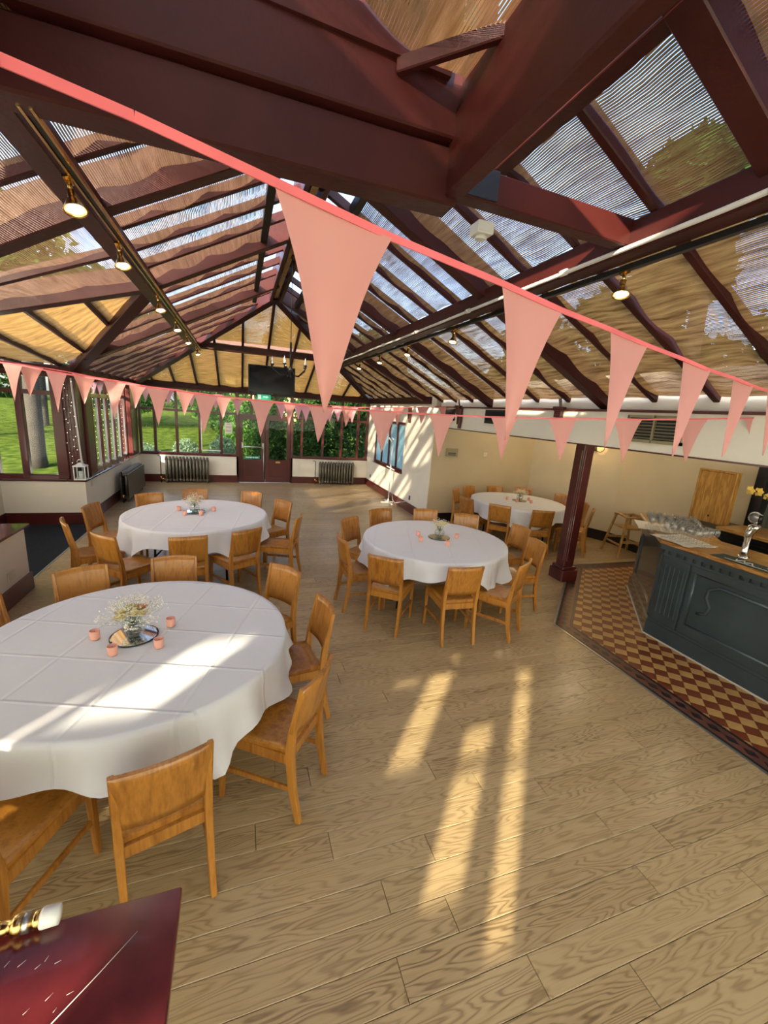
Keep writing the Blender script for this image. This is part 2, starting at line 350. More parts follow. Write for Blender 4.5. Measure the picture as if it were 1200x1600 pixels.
def part(name, m, parent, fn, *a, bevel=0.0, smooth=False, **k):
    bm = bmesh.new(); fn(bm, *a, **k); return obj(name, bm, m, parent, bevel=bevel, smooth=smooth)
def tag(o, label, cat, group=None):
    o['label'] = label; o['category'] = cat
    if group: o['group'] = group
    return o
def thing(name, label, cat, loc=(0, 0, 0), rz=0.0, group=None):
    o = bpy.data.objects.new(name, None); COL.objects.link(o); o.empty_display_size = 0.1
    o.location = loc; o.rotation_euler = (0, 0, rz); return tag(o, label, cat, group)
def struct(o): o['kind'] = 'structure'; return o
def sempty(name):
    o = bpy.data.objects.new(name, None); COL.objects.link(o); return struct(o)
def copy_tree(o, parent=None):
    c = o.copy(); COL.objects.link(c)
    if parent is not None: c.parent = parent
    for ch in o.children: copy_tree(ch, c)
    return c
ORD = ['first', 'second', 'third', 'fourth', 'fifth', 'sixth', 'seventh', 'eighth', 'ninth', 'tenth', 'eleventh', 'twelfth', 'thirteenth', 'fourteenth', 'fifteenth', 'sixteenth', 'seventeenth', 'eighteenth', 'nineteenth', 'twentieth']
# ==================================================================== SECTION: structure
XL, XR, YB = -2.45, 3.75, 12.4          # main room side walls, far wall
YS, XW = 8.15, -3.6                      # bay stub wall, bay outer wall
YR = -1.3                                # wall behind the camera
YA = 7.85                                # alcove rear wall
RX, RZ, SL = 0.65, 4.07, 0.515           # ridge
APY = 8.4                                # far end of the ridge
PXR, PXL = 2.2, -0.86                    # purlins
def plane_z(x): return RZ - SL*abs(x-RX)

# ---- floor boards
floor = sempty('floor')
part('joint_bed', 'joint', floor, lambda bm: (box(bm, XL-0.0, 7.2, YR, YB+0.05, -0.12, -0.012), box(bm, XW, XL, YR, YS, -0.12, -0.012)))
PW, PL = 0.15, 1.335
rowoff = {1.58: .43, 1.43: .93, 1.28: .63, 1.13: .90, .98: .60, .83: 1.14, .68: .215}
def plank_mesh(name, x0, x1, y0, y1, bmx=None, lay=None, pr=None):
    pass
TILE = [(3.38, YR), (3.38, 3.42), (5.12, 5.07), (7.0, 5.0), (7.0, YR)]
planks = []
y = -1.27
rows = []
k0 = int(math.floor((-1.3-0.68)/PW))
for k in range(k0, 200):
    y0 = 0.68 + k*PW
    if y0 > YB: break
    key = round(y0, 2)
    off = rowoff.get(key, random.uniform(0, PL))
    xr = 7.0
    xs = off - 8*PL
    while xs < xr:
        a, b = max(xs, XL), min(xs+PL, xr)
        ya, yb = y0, min(y0+PW, YB)
        ym = (ya+yb)/2
        if b-a > 0.02 and yb > YR:
            # clip to the boarded area
            if ym > YA: b = min(b, XR)
            # tile zone limit
            if ym < 3.42: b = min(b, 3.38)
            elif ym < 5.07: b = min(b, 3.38+(yb-3.42)*1.74/1.65)
            if b-a > 0.02: planks.append((a, b, max(ya, YR), yb))
        xs += PL
def vis_size(p):
    c = Vector(((p[0]+p[1])/2, (p[2]+p[3])/2, 0)) - Vector((0, 0, HC))
    q = [sum(CM[i][k]*c[i] for i in range(3)) for k in range(3)]
    if q[2] < 0.2: return 0
    u, v = 600+FPX*q[0]/q[2], 800+FPX*q[1]/q[2]
    if not (-150 < u < 1350 and -100 < v < 1750): return 0
    return 1.0/q[2]
planks.sort(key=vis_size, reverse=True)
base_me = {}
def one_plank(bm, x0, x1, y0, y1, uvl, prl=None, pr=0.0, ox=0, oy=0):
    g = 0.0012; c = 0.0018
    lo = [(x0+g, y0+g), (x1-g, y0+g), (x1-g, y1-g), (x0+g, y1-g)]
    hi = [(x0+g+c, y0+g+c), (x1-g-c, y0+g+c), (x1-g-c, y1-g-c), (x0+g+c, y1-g-c)]
    vb = [bm.verts.new((x, y, -0.012)) for x, y in lo]; vm = [bm.verts.new((x, y, -c)) for x, y in lo]; vt = [bm.verts.new((x, y, 0)) for x, y in hi]
    fs = [bm.faces.new(vt)]
    for i in range(4):
        j = (i+1) % 4
        fs.append(bm.faces.new((vm[i], vm[j], vt[j], vt[i]))); fs.append(bm.faces.new((vb[i], vb[j], vm[j], vm[i])))
    for f in fs:
        for l in f.loops:
            l[uvl].uv = (l.vert.co.x-ox, l.vert.co.y-oy)
            if prl: l[prl] = (pr, pr, pr, 1)
for p in planks[:300]:
    wd, dp = round(p[1]-p[0], 3), round(p[3]-p[2], 3)
    if (wd, dp) not in base_me:
        bm = bmesh.new(); uvl = bm.loops.layers.uv.new('UVMap'); one_plank(bm, 0, wd, 0, dp, uvl)
        me = bpy.data.meshes.new('plank'); bm.to_mesh(me); bm.free(); me.materials.append(M['plank']); base_me[(wd, dp)] = me
    o = link('plank', base_me[(wd, dp)], floor); o.location = (p[0], p[2], 0)
bm = bmesh.new(); uvl = bm.loops.layers.uv.new('UVMap'); prl = bm.loops.layers.color.new('pr')
for p in planks[300:]:
    one_plank(bm, *p, uvl, prl, random.random(), p[0], p[2])
o = obj('far_planks', bm, 'plank', floor, recalc=False); o['kind'] = 'stuff'

# ---- carpet in the bay
c = part('carpet', 'carpet', None, lambda bm: box(bm, XW, XL+0.12, YR, YS, -0.012, 0.004)); struct(c)
part('carpet_edge_strip', 'steel', c, lambda bm: box(bm, XL+0.115, XL+0.135, YR, YS, -0.01, 0.007))

# ---- tiled floor before the bar
tf = sempty('floor_tiled')
part('mortar_bed', 'joint', tf, lambda bm: prism(bm, TILE, -0.1, -0.004))
strip = lambda bm, a, b, w: bar(bm, (*a, -0.008), (*b, -0.008), w, 0.014)
part('metal_edge_strip', 'steel', tf, lambda bm: [strip(bm, a, b, 0.022) for a, b in (((3.375, YR), (3.375, 3.425)), ((3.375, 3.42), (5.12, 5.08)), ((5.12, 5.08), (7.0, 5.01)))])
def inset_line(d):
    # offset tile boundary inwards by d
    n1 = Vector((1, 0)); s2 = Vector((1.74, 1.65)).normalized(); n2 = Vector((s2.y, -s2.x)); s3 = Vector((1.88, -0.07)).normalized(); n3 = Vector((s3.y, -s3.x))
    def inter(p, u, q, v):
        den = u.x*v.y-u.y*v.x; t = ((q.x-p.x)*v.y-(q.y-p.y)*v.x)/den; return p+u*t
    A = Vector((3.38, 3.42)); B = Vector((5.12, 5.07))
    p1 = inter(Vector((3.38+d, 0)), Vector((0, 1)), A+n2*d, s2); p2 = inter(A+n2*d, s2, B+n3*d, s3)
    return [Vector((3.38+d, YR+0.02)), p1, p2, Vector((6.98, p2.y+(6.98-p2.x)*s3.y/s3.x))]
def border(name, d0, d1, m):
    a, b = inset_line(d0), inset_line(d1)
    bm = bmesh.new()
    for i in range(3): prism(bm, [tuple(a[i]), tuple(a[i+1]), tuple(b[i+1]), tuple(b[i])], -0.006, 0.001)
    return obj(name, bm, m, tf)
border('border_outer', 0.012, 0.036, 'tileblack'); border('border_band', 0.038, 0.158, 'tilebrown'); border('border_inner', 0.160, 0.185, 'tileblack')
mid = inset_line(0.098)
dm = bmesh.new(); prism(dm, [(-0.052, 0), (0, -0.034), (0.052, 0), (0, 0.034)], -0.004, 0.0022); dme = bpy.data.meshes.new('border_tile'); bmesh.ops.recalc_face_normals(dm, faces=dm.faces); dm.to_mesh(dme); dm.free(); dme.materials.append(M['tileblack'])
for i in range(3):
    a, b = mid[i], mid[i+1]
    if i == 0: a = Vector((a.x, 0.9))
    d = b-a; n = int(d.length/0.125)
    for k in range(n):
        q = a + d*((k+0.5)/n); o = link('border_tile', dme, tf); o.location = (q.x, q.y, 0); o.rotation_euler = (0, 0, math.atan2(d.y, d.x))
# diagonal checker
inn = inset_line(0.188); innp = [tuple(v) for v in inn] + [(6.98, YR+0.02)]
def inside(x, y):
    if x < inn[0].x or x > 6.95 or y < 0.6: return False
    s2 = (inn[2]-inn[1]); 
    if s2.x*(y-inn[1].y)-s2.y*(x-inn[1].x) > 0: return False
    s3 = inn[3]-inn[2]
    return s3.x*(y-inn[2].y)-s3.y*(x-inn[2].x) < 0
TS = 0.108
def clip_poly(poly):
    # convex clip against the three inner border lines
    lines = [(inn[0], inn[1]), (inn[1], inn[2]), (inn[2], inn[3])]
    for a, b in lines:
        o2 = []; n = len(poly)
        side = lambda p: (b.x-a.x)*(p[1]-a.y)-(b.y-a.y)*(p[0]-a.x)
        for i in range(n):
            p, q = poly[i], poly[(i+1) % n]; sp, sq = side(p), side(q)
            if sp <= 0: o2.append(p)
            if (sp < 0 < sq) or (sq < 0 < sp):
                t = sp/(sp-sq); o2.append((p[0]+(q[0]-p[0])*t, p[1]+(q[1]-p[1])*t))
        poly = o2
        if len(poly) < 3: return None
    return poly
tiles = []
for i in range(-70, 70):
    for j in range(-70, 70):
        # axes turned so that tiles run as stretched diamonds along the edge
        u, v = i*TS, j*TS
        cxx = 3.6 + (u+v)*0.7071; cyy = 2.4 + (v-u)*0.7071
        if not (3.4 < cxx < 6.3 and 0.75 < cyy < 5.2): continue
        # hidden below the bar
        if cxx > 4.5 and cyy < 3.0: continue
        if cxx-4.35 > 0.25 and (cyy-3.05) < (cxx-4.35)*1.07-0.32: continue
        h = TS*0.7071-0.002
        poly = [(cxx-h, cyy), (cxx, cyy-h), (cxx+h, cyy), (cxx, cyy+h)]
        pc = clip_poly(poly)
        if pc: tiles.append((cxx, cyy, pc, (i+j) % 2, len(pc) == 4 and pc == poly))
# full tiles share a mesh
tme = []
for m in ('tilered', 'tilebuff'):
    h = TS*0.7071-0.002; bm = bmesh.new(); prism(bm, [(-h, 0), (0, -h), (h, 0), (0, h)], -0.006, 0.0015); bmesh.ops.recalc_face_normals(bm, faces=bm.faces)
    me = bpy.data.meshes.new('tile'); bm.to_mesh(me); bm.free(); me.materials.append(M[m]); tme.append(me)
tiles.sort(key=lambda t: vis_size((t[0], t[0], t[1], t[1])), reverse=True)
rest = [bmesh.new(), bmesh.new()]
for k, (cx_, cy_, pc, par, full) in enumerate(tiles):
    if k < 290:
        if full: o = link('tile', tme[par], tf); o.location = (cx_, cy_, 0)
        else:
            bm = bmesh.new(); prism(bm, [(a-cx_, b-cy_) for a, b in pc], -0.006, 0.0015); o = obj('tile', bm, ('tilered', 'tilebuff')[par], tf); o.location = (cx_, cy_, 0)
    else: prism(rest[par], pc, -0.006, 0.0015)
for par in (0, 1):
    if len(rest[par].faces): o = obj('far_tiles', rest[par], ('tilered', 'tilebuff')[par], tf); o['kind'] = 'stuff'

# ---- walls
T = 0.22
def wall(name, m, *boxes):
    bm = bmesh.new()
    for b in boxes: box(bm, *b)
    return struct(obj(name, bm, m))
SILLZ = 0.76
wall('wall_far', 'white', (XL-T, -0.02, YB, YB+T, -0.1, SILLZ-0.03), (1.43, XR+T, YB, YB+T, -0.1, SILLZ-0.03))
wall('wall_left', 'white', (XL-T, XL, YS+T, YB+T, -0.1, SILLZ-0.03))
wall('wall_bay', 'white', (XW-T, XL, YS, YS+T, -0.1, SILLZ-0.03))
wall('wall_bay_outer', 'white', (XW-T, XW, YR-T, YS, -0.1, 0.9), (XW-T, XW, YR-T, YS, 2.3, 2.7), *[(XW-T, XW, yy, yy+0.5, 0.9, 2.3) for yy in (-1.3, 0.9, 3.1, 5.3, 7.5)])
lw = wall('wall_low', 'white', (XL+0.02, XL+0.22, YR, 5.38, -0.1, 0.72))
part('coping', 'sill', lw, lambda bm: box(bm, XL-0.02, XL+0.26, YR, 5.43, 0.72, 0.75), bevel=0.006)
part('skirting', 'red', lw, lambda bm: (box(bm, XL+0.22, XL+0.245, YR, 5.40, 0, 0.2), box(bm, XL, XL+0.245, 5.38, 5.40, 0, 0.2)), bevel=0.005)
# right wall of the main room with frosted window opening y 9.45..11.7
WY0, WY1, WZ0, WZ1 = 9.4, 11.75, 0.82, 2.02
wall('wall_right', 'white', (XR, XR+T, YA+T, WY0, -0.1, 2.62), (XR, XR+0.02, YA, YA+T, -0.1, 2.62), (XR, XR+T, WY1, YB, -0.1, 2.62), (XR, XR+T, WY0, WY1, -0.1, WZ0), (XR, XR+T, WY0, WY1, WZ1, 2.62))
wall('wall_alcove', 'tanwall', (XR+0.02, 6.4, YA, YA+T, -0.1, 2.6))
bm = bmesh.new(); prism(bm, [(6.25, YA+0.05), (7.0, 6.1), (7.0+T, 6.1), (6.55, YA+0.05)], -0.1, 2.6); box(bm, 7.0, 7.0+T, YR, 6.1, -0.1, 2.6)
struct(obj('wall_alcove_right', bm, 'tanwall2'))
wall('ceiling_alcove', 'white', (XR+0.42, 7.25, YR, YA+T, 2.55, 2.65))
# boxed beam over the alcove opening and upper wall
bb = wall('trim_1', 'beamwhite', (XR, XR+0.42, YR, YA, 2.015, 2.40))
part('upper_wall', 'white', bb, lambda bm: box(bm, XR+0.12, XR+0.42, YR, YA, 2.40, 2.78))
part('ledge', 'red', bb, lambda bm: box(bm, XR-0.03, XR+0.12, YR, YA, 2.385, 2.41), bevel=0.004)
part('lower_moulding', 'red', bb, lambda bm: box(bm, XR-0.006, XR+0.43, YR, YA, 2.005, 2.02))
# skirtings
def skirt(name, *segs):
    bm = bmesh.new()
    for (x0, x1, y0, y1) in segs: box(bm, x0, x1, y0, y1, 0, 0.17); box(bm, x0+(0.008 if x1-x0 < .1 else 0), x1-(0.008 if x1-x0 < .1 else 0), y0+(0.008 if y1-y0 < .1 else 0), y1-(0.008 if y1-y0 < .1 else 0), 0.17, 0.2)
    return struct(obj(name, bm, 'red'))
skirt('baseboard_far', (XL, -0.04, YB-0.03, YB), (1.45, XR, YB-0.03, YB))
skirt('baseboard_left', (XL, XL+0.03, YS, YB-0.03))
skirt('baseboard_bay', (XW+0.03, XL, YS-0.03, YS), (XW, XW+0.03, YR, YS))
skirt('baseboard_right', (XR-0.03, XR, YA, YB-0.03))
bm = bmesh.new(); box(bm, XR, 6.3, YA-0.03, YA, 0, 0.2); bar(bm, (6.25, YA, 0), (7.0, 6.1, 0), 0.05, 0.2); box(bm, 6.97, 7.0, 4.0, 6.1, 0, 0.2); struct(obj('baseboard_alcove', bm, 'black'))
# wall behind the camera : unseen glazing, added cream blinds glow as fill, slits cut for sun streaks
sun_slits = [(-3.50, -3.14, 2.14, 2.38), (-2.26, -2.05, 1.76, 1.92), (-1.94, -1.73, 1.42, 1.86), (-1.41, -1.20, 1.10, 1.36), (-1.41, -1.20, 1.40, 1.50), (-1.02, -0.88, 1.00, 1.34), (-1.02, -0.88, 1.37, 1.62), (-1.02, -0.88, 1.65, 1.72)]
rw = sempty('wall_rear')
part('plinth', 'white', rw, lambda bm: box(bm, XW-T, 7.2, YR-T, YR, -0.1, 0.8))
part('gable', 'white', rw, lambda bm: box(bm, XW-T, 7.2, YR-T, YR, 2.75, 4.6))
xs = sorted(set([XW, 7.0] + [s[0] for s in sun_slits] + [s[1] for s in sun_slits]))
bm = bmesh.new(); uvl = bm.loops.layers.uv.new('UVMap')
for xa, xb in zip(xs, xs[1:]):
    hs = sorted([(s[2], s[3]) for s in sun_slits if s[0] <= xa+1e-6 and s[1] >= xb-1e-6])
    z = 0.8
    for a, b in hs + [(2.75, None)]:
        f = bm.faces.new([bm.verts.new(q) for q in ((xa, YR-0.03, z), (xb, YR-0.03, z), (xb, YR-0.03, a), (xa, YR-0.03, a))])
        for l in f.loops: l[uvl].uv = (l.vert.co.x, l.vert.co.z)
        if b is None: break
        z = b
o = obj('slit_screen', bm, 'lightscreen', rw, recalc=False)
part('glazing', 'glass', rw, lambda bm: box(bm, XW, 7.0, YR-0.12, YR-0.115, 0.8, 2.75))
# added blinds stop the sun at the unseen bay outer windows
bm = bmesh.new(); uvl = bm.loops.layers.uv.new('UVMap')
for yy in (-0.8, 1.4, 3.6, 5.8):
    f = bm.faces.new([bm.verts.new(q) for q in ((XW-0.05, yy, 0.9), (XW-0.05, yy+1.7, 0.9), (XW-0.05, yy+1.7, 2.3), (XW-0.05, yy, 2.3))])
    for l in f.loops: l[uvl].uv = (l.vert.co.y, l.vert.co.z)
o = obj('bay_sun_screen', bm, 'lightscreen', None, recalc=False); tag(o, 'added cream light screen over the unseen bay side windows, blocking the sun', 'blind')

# ---- windows
def window(name, plan, z0, z1, posts, transoms, pw=0.06, pd=0.09, glass='glass', inner='red', toplight=True, lean=None):
    """plan: function s->(x,y) along the wall, posts: list of s; panes between"""
    e = sempty(name)
    a = Vector((*plan(0), 0)); b = Vector((*plan(1), 0)); d = (b-a).normalized()
    ln = (b-a).length
    P = lambda s, z: Vector((*plan(s/ln), z))
    for s in posts:
        part('mullion', inner, e, lambda bm: bar(bm, P(s, z0), P(s, z1), pw, pd, up=(-d.y, d.x, 0), off=-pd/2), bevel=0.006)
    for zt, th in transoms:
        part('transom', inner, e, lambda bm: bar(bm, P(posts[0], zt), P(posts[-1], zt), pd*0.9, th, off=-th/2))
    zz = sorted([t[0] for t in transoms])
    for s0, s1 in zip(posts, posts[1:]):
        for za, zb in zip(zz, zz[1:]):
            if zb-za < 0.05: continue
            part('pane', glass, e, lambda bm: bar(bm, P(s0, za), P(s1, za), 0.006, zb-za))
    return e
# far wall
lm = lambda x0, x1, y: (lambda s: (x0+(x1-x0)*s, y))
WZT, WZH = 1.90, 2.46
fx = [XL+0.03, -2.08, -1.56, -1.0, -0.46, -0.05]
window('window_1', lm(0, 1, YB+0.08), SILLZ, WZH, [v for v in fx], [(SILLZ+0.02, 0.04), (WZT, 0.06), (WZH, 0.05)], pw=0.065)
window('window_2', lm(0, 1, YB+0.08), SILLZ, WZH, [1.46, 1.74, 2.36, 2.92, 3.43, XR-0.03], [(SILLZ+0.02, 0.04), (WZT, 0.06), (WZH, 0.05)], pw=0.065)
# opened casement with pale edges
part('casement_frame', 'whitepaint', bpy.data.objects['window_1'], lambda bm: [bar(bm, (-0.97, YB+0.03, SILLZ+0.10), (-0.97, YB+0.03, WZT-0.06), 0.02, 0.02), bar(bm, (-0.97, YB+0.03, SILLZ+0.10), (-0.48, YB+0.03, SILLZ+0.10), 0.02, 0.025)])
# doors
def door_leaf(name, x0, x1):
    e = sempty(name); y0, y1 = YB+0.05, YB+0.10; z1 = WZT-0.03
    part('stile', 'red', e, lambda bm: box(bm, x0, x0+0.10, y0, y1, 0.005, z1), bevel=0.004)
    part('stile', 'red', e, lambda bm: box(bm, x1-0.10, x1, y0, y1, 0.005, z1), bevel=0.004)
    part('rail', 'red', e, lambda bm: box(bm, x0+0.10, x1-0.10, y0, y1, z1-0.10, z1))
    part('kick_panel', 'red', e, lambda bm: (box(bm, x0+0.10, x1-0.10, y0, y1, 0.005, 0.16), box(bm, x0+0.10, x1-0.10, y0+0.012, y1, 0.16, 0.52), box(bm, x0+0.10, x1-0.10, y0, y1, 0.52, 0.66)))
    part('pane', 'glass', e, lambda bm: box(bm, x0+0.10, x1-0.10, y0+0.02, y0+0.026, 0.66, z1-0.10))
    return e
d1 = door_leaf('door_1', 0.0, 0.70); d2 = door_leaf('door_2', 0.71, 1.41)
part('push_bar', 'steel', d1, lambda bm: (tube(bm, [(0.10, YB-0.02, 1.02), (0.66, YB-0.02, 1.02)], 0.018), box(bm, 0.07, 0.12, YB-0.03, YB+0.05, 0.98, 1.13), box(bm, 0.62, 0.67, YB-0.03, YB+0.05, 0.98, 1.13)))
part('vertical_bolt', 'steel', d1, lambda bm: tube(bm, [(0.665, YB+0.03, 0.03), (0.665, YB+0.03, 1.05)], 0.012))
part('letter_plate', 'brass', d2, lambda bm: box(bm, 1.0, 1.13, YB+0.04, YB+0.05, 0.57, 0.62))
gs = part('push_bar_sign', 'greensign', d1, lambda bm: box(bm, 0.15, 0.56, YB+0.042, YB+0.05, 0.68, 0.76))
def text(name, body, size, loc, rot, m, parent, extr=0.001):
    cu = bpy.data.curves.new(name, 'FONT'); cu.body = body; cu.size = size; cu.align_x = 'CENTER'; cu.align_y = 'CENTER'; cu.extrude = extr; cu.resolution_u = 2
    t = bpy.data.objects.new(name, cu); dg = bpy.context.evaluated_depsgraph_get(); COL.objects.link(t)
    dg.update(); me = bpy.data.meshes.new_from_object(t.evaluated_get(dg)); COL.objects.unlink(t); bpy.data.objects.remove(t)
    o = link(name, me, parent, M[m])
    if len(me.materials): me.materials[0] = M[m]
    o.location = loc; o.rotation_euler = rot; return o
text('lettering', 'Push bar to open', 0.05, (0.355, YB+0.040, 0.72), (pi/2, 0, 0), 'signwhite', gs)
window('window_3', lm(0, 1, YB+0.08), WZT, WZH, [-0.02, 0.34, 0.70, 1.06, 1.43], [(WZT-0.005, 0.05), (WZH, 0.05)], pw=0.06)
part('door_post', 'red', d1, lambda bm: box(bm, -0.075, -0.002, YB+0.0, YB+0.14, 0, WZH), bevel=0.004)
part('door_post', 'red', d2, lambda bm: box(bm, 1.412, 1.485, YB+0.0, YB+0.14, 0, WZH), bevel=0.004)
# sills
sillb = lambda name, *bx: struct(part(name, 'sill', None, lambda bm: [box(bm, *b) for b in bx], bevel=0.006))
sillb('trim_2', (XL-0.02, -0.08, YB-0.03, YB+0.2, SILLZ-0.03, SILLZ+0.005)); sillb('trim_3', (1.49, XR+0.02, YB-0.03, YB+0.2, SILLZ-0.03, SILLZ+0.005))
sillb('trim_4', (XL-0.24, XL+0.03, YS-0.03, YB-0.035, SILLZ-0.03, SILLZ+0.005)); sillb('trim_5', (XW-0.2, XL-0.245, YS-0.03, YS+0.26, SILLZ-0.03, SILLZ+0.005))
# bay stub window (faces the lawn) and corner posts
window('window_4', lm(0, 1, YS+0.2), SILLZ, 2.45, [-4.3, XW-0.1, -3.30, -2.80], [(SILLZ+0.03, 0.05), (2.14, 0.07), (2.42, 0.06)], pw=0.10, pd=0.1)
cp = sempty('trim_6')
part('post', 'red', cp, lambda bm: box(bm, -2.86, -2.70, YS+0.12, YS+0.28, SILLZ, 2.45), bevel=0.01)
part('post', 'red', cp, lambda bm: (box(bm, -2.70, -2.50, YS+0.16, YS+0.34, SILLZ, 2.45), [box(bm, -2.69+k*0.045, -2.665+k*0.045, YS+0.15, YS+0.16, SILLZ, 2.45) for k in range(4)]))
part('post', 'red', cp, lambda bm: box(bm, -2.70, -2.46, YS+0.40, YS+0.72, SILLZ, 2.45), bevel=0.01)
# left wall windows
LY = [8.87, 9.36, 9.85, 10.34, 10.83, 11.32, 11.81]
window('window_5', lambda s: (XL-0.16, s), SILLZ, 2.45, LY, [(SILLZ+0.03, 0.05), (2.14, 0.07), (2.42, 0.06)], pw=0.045, pd=0.055)
for yv in LY[:-1]:
    part('casement_frame', 'whitepaint', bpy.data.objects['window_5'], lambda bm: (bar(bm, (XL-0.10, yv+0.06, SILLZ+0.06), (XL-0.10, yv+0.06, 2.10), 0.03, 0.03), bar(bm, (XL-0.10, yv+0.06, SILLZ+0.06), (XL-0.16, yv+0.40, SILLZ+0.06), 0.03, 0.03)))
part('corner_post', 'red', bpy.data.objects['window_5'], lambda bm: box(bm, XL-0.24, XL-0.02, 11.81, YB+0.1, SILLZ, 2.45), bevel=0.01)
# right wall frosted window
window('window_6', lambda s: (XR+0.06, s), WZ0, WZ1, [WY0+0.03, 9.98, 10.56, 11.14, WY1-0.03], [(WZ0+0.03, 0.06), (WZ1-0.03, 0.06)], pw=0.06, pd=0.08, glass='frosted')
part('sill', 'sill', bpy.data.objects['window_6'], lambda bm: box(bm, XR-0.04, XR+0.1, WY0, WY1, WZ0-0.03, WZ0))
# wall plates under the eaves
tb = sempty('trim_7')
part('plate', 'redbeam', tb, lambda bm: box(bm, XL-0.3, XR+0.2, YB-0.06, YB+0.16, 2.47, 2.66), bevel=0.008)
part('plate', 'redbeam', tb, lambda bm: box(bm, XL-0.22, XL-0.02, YS, YB-0.06, 2.45, 2.60), bevel=0.008)
part('plate', 'redbeam', tb, lambda bm: box(bm, -4.3, XL-0.02, YS+0.08, YS+0.26, 2.45, 2.58), bevel=0.008)
part('plate', 'redbeam', tb, lambda bm: box(bm, XR-0.06, XR+0.1, YA+0.2, YB-0.06, 2.45, 2.60), bevel=0.008)

# ==================================================================== SECTION: roof
roof = sempty('ceiling')
DB = 0.13            # blind above the underside plane
def hipR(y): return RX + max(0, y-APY)*(XR-RX)/(YB-APY)
def hipL(y): return RX - max(0, y-APY)*(RX-XL)/(YB-APY)
def slope_pt(x, y, up=0.0): return Vector((x, y, plane_z(x)+up))
RAFR = [1.42 + 0.58*k for k in range(-5, 19)]      # right slope rafters
MAJR = {1.42, 3.74, 6.06, 8.38}
isM = lambda y, S: any(abs(y-v) < 0.02 for v in S)
RAFL = [2.10, 2.55, 3.02, 3.50, 3.98, 4.46, 4.95, 5.43, 5.97, 6.51, 7.05, 7.60, 8.14, 8.68, 9.22, 9.76, 10.3, 10.84, 11.38, 11.9]
MAJL = {3.50, 5.43, 7.60}
XT_R, XT_L = 1.02, 0.28                             # upper edge of the blinds beside the ridge glazing
RNEAR = 1.5                                         # blinds' upper edge in the near section
def rafter(a, b, wd, dp, name='rafter'):
    return part(name, 'redbeam', roof, lambda bm: bar(bm, a, b, wd, dp), bevel=0.006)
for y in RAFR:
    if y > 12.2: continue
    big = isM(y, MAJR)
    x0 = hipR(y) if y > 2.1 else 1.15
    x1 = XR+0.12
    if x1-x0 < 0.15: continue
    up = 0.0 if big else 0.075
    rafter(slope_pt(x0, y, up), slope_pt(x1, y, up), 0.13 if big else 0.055, 0.24 if big else 0.08)
for y in RAFL:
    if y > 12.2 or y < 2.3: continue
    big = isM(y, MAJL)
    x0 = hipL(y)
    if y < 5.5: x1 = PXL
    elif y < YS: x1 = PXL-(y-5.43)*(PXL-XL)/(YS-5.43)
    else: x1 = XL-0.12
    if x0-x1 < 0.15: continue
    up = 0.0 if big else 0.075
    rafter(slope_pt(x0, y, up), slope_pt(x1, y, up), 0.13 if big else 0.055, 0.24 if big else 0.08)
# bay side rafters beyond the left purlin
LS = {2.10: 0.28, 2.55: 0.42, 3.02: 0.53, 3.50: 0.56, 4.46: 0.42, 5.43: 0.30}
PZ = plane_z(PXL)
def lbay(y, x, up=0.0):
    ks = sorted(LS); 
    if y <= ks[0]: s = LS[ks[0]]
    elif y >= ks[-1]: s = LS[ks[-1]]
    else:
        for a, b in zip(ks, ks[1:]):
            if a <= y <= b: s = LS[a]+(LS[b]-LS[a])*(y-a)/(b-a); break
    return Vector((x, y, PZ-s*(PXL-x)+up))
for y in (2.55, 3.02, 3.50, 4.46, 5.43):
    big = isM(y, MAJL); up = 0.0 if big else 0.075
    rafter(lbay(y, PXL, up), lbay(y, -3.7, up), 0.15 if big else 0.055, 0.24 if big else 0.08)
# valley beam and bay far slope rafters
VA, VB = Vector((PXL, 5.43, PZ)), Vector((XL, YS+0.05, 2.47))
rafter(VA, VB, 0.15, 0.24, 'valley_beam')
for x in (-1.55, -2.1, -2.65, -3.2):
    t = (PXL-x)/(PXL-XL)
    a = lbay(5.43, x, 0.075)
    ybot = YS+0.1 if x < XL else 5.43+(YS-5.43)*t
    zb = 2.55 if x < XL else VA.z+(VB.z-VA.z)*t+0.075
    if ybot-5.43 > 0.3: rafter(a, (x, ybot, zb), 0.05, 0.10)
# hip beams, ridge
AP = Vector((RX, APY, RZ))
rafter(AP+Vector((0, 0, -0.04)), (XR+0.05, YB+0.05, 2.44), 0.15, 0.24, 'hip_beam')
rafter(AP+Vector((0, 0, -0.04)), (XL-0.05, YB+0.05, 2.44), 0.15, 0.24, 'hip_beam')
for dx in (-0.085, 0.085):
    part('ridge_board', 'redbeam', roof, lambda bm: box(bm, RX+dx-0.022, RX+dx+0.022, 2.15, APY+0.1, RZ-0.06, RZ+0.3), bevel=0.004)
part('ridge_board', 'palewood', roof, lambda bm: box(bm, RX-0.03, RX+0.03, 2.15, APY+0.1, RZ+0.0, RZ+0.22))
for xt, s in ((XT_R, 1), (XT_L, -1)):
    part('ridge_rail', 'iron', roof, lambda bm: bar(bm, slope_pt(xt, 2.15, 0.06), slope_pt(xt, APY, 0.06), 0.07, 0.10), bevel=0.004)
part('ridge_rail', 'redbeam', roof, lambda bm: bar(bm, slope_pt(RNEAR, YR, 0.02), slope_pt(RNEAR, 2.6, 0.02), 0.09, 0.12), bevel=0.004)
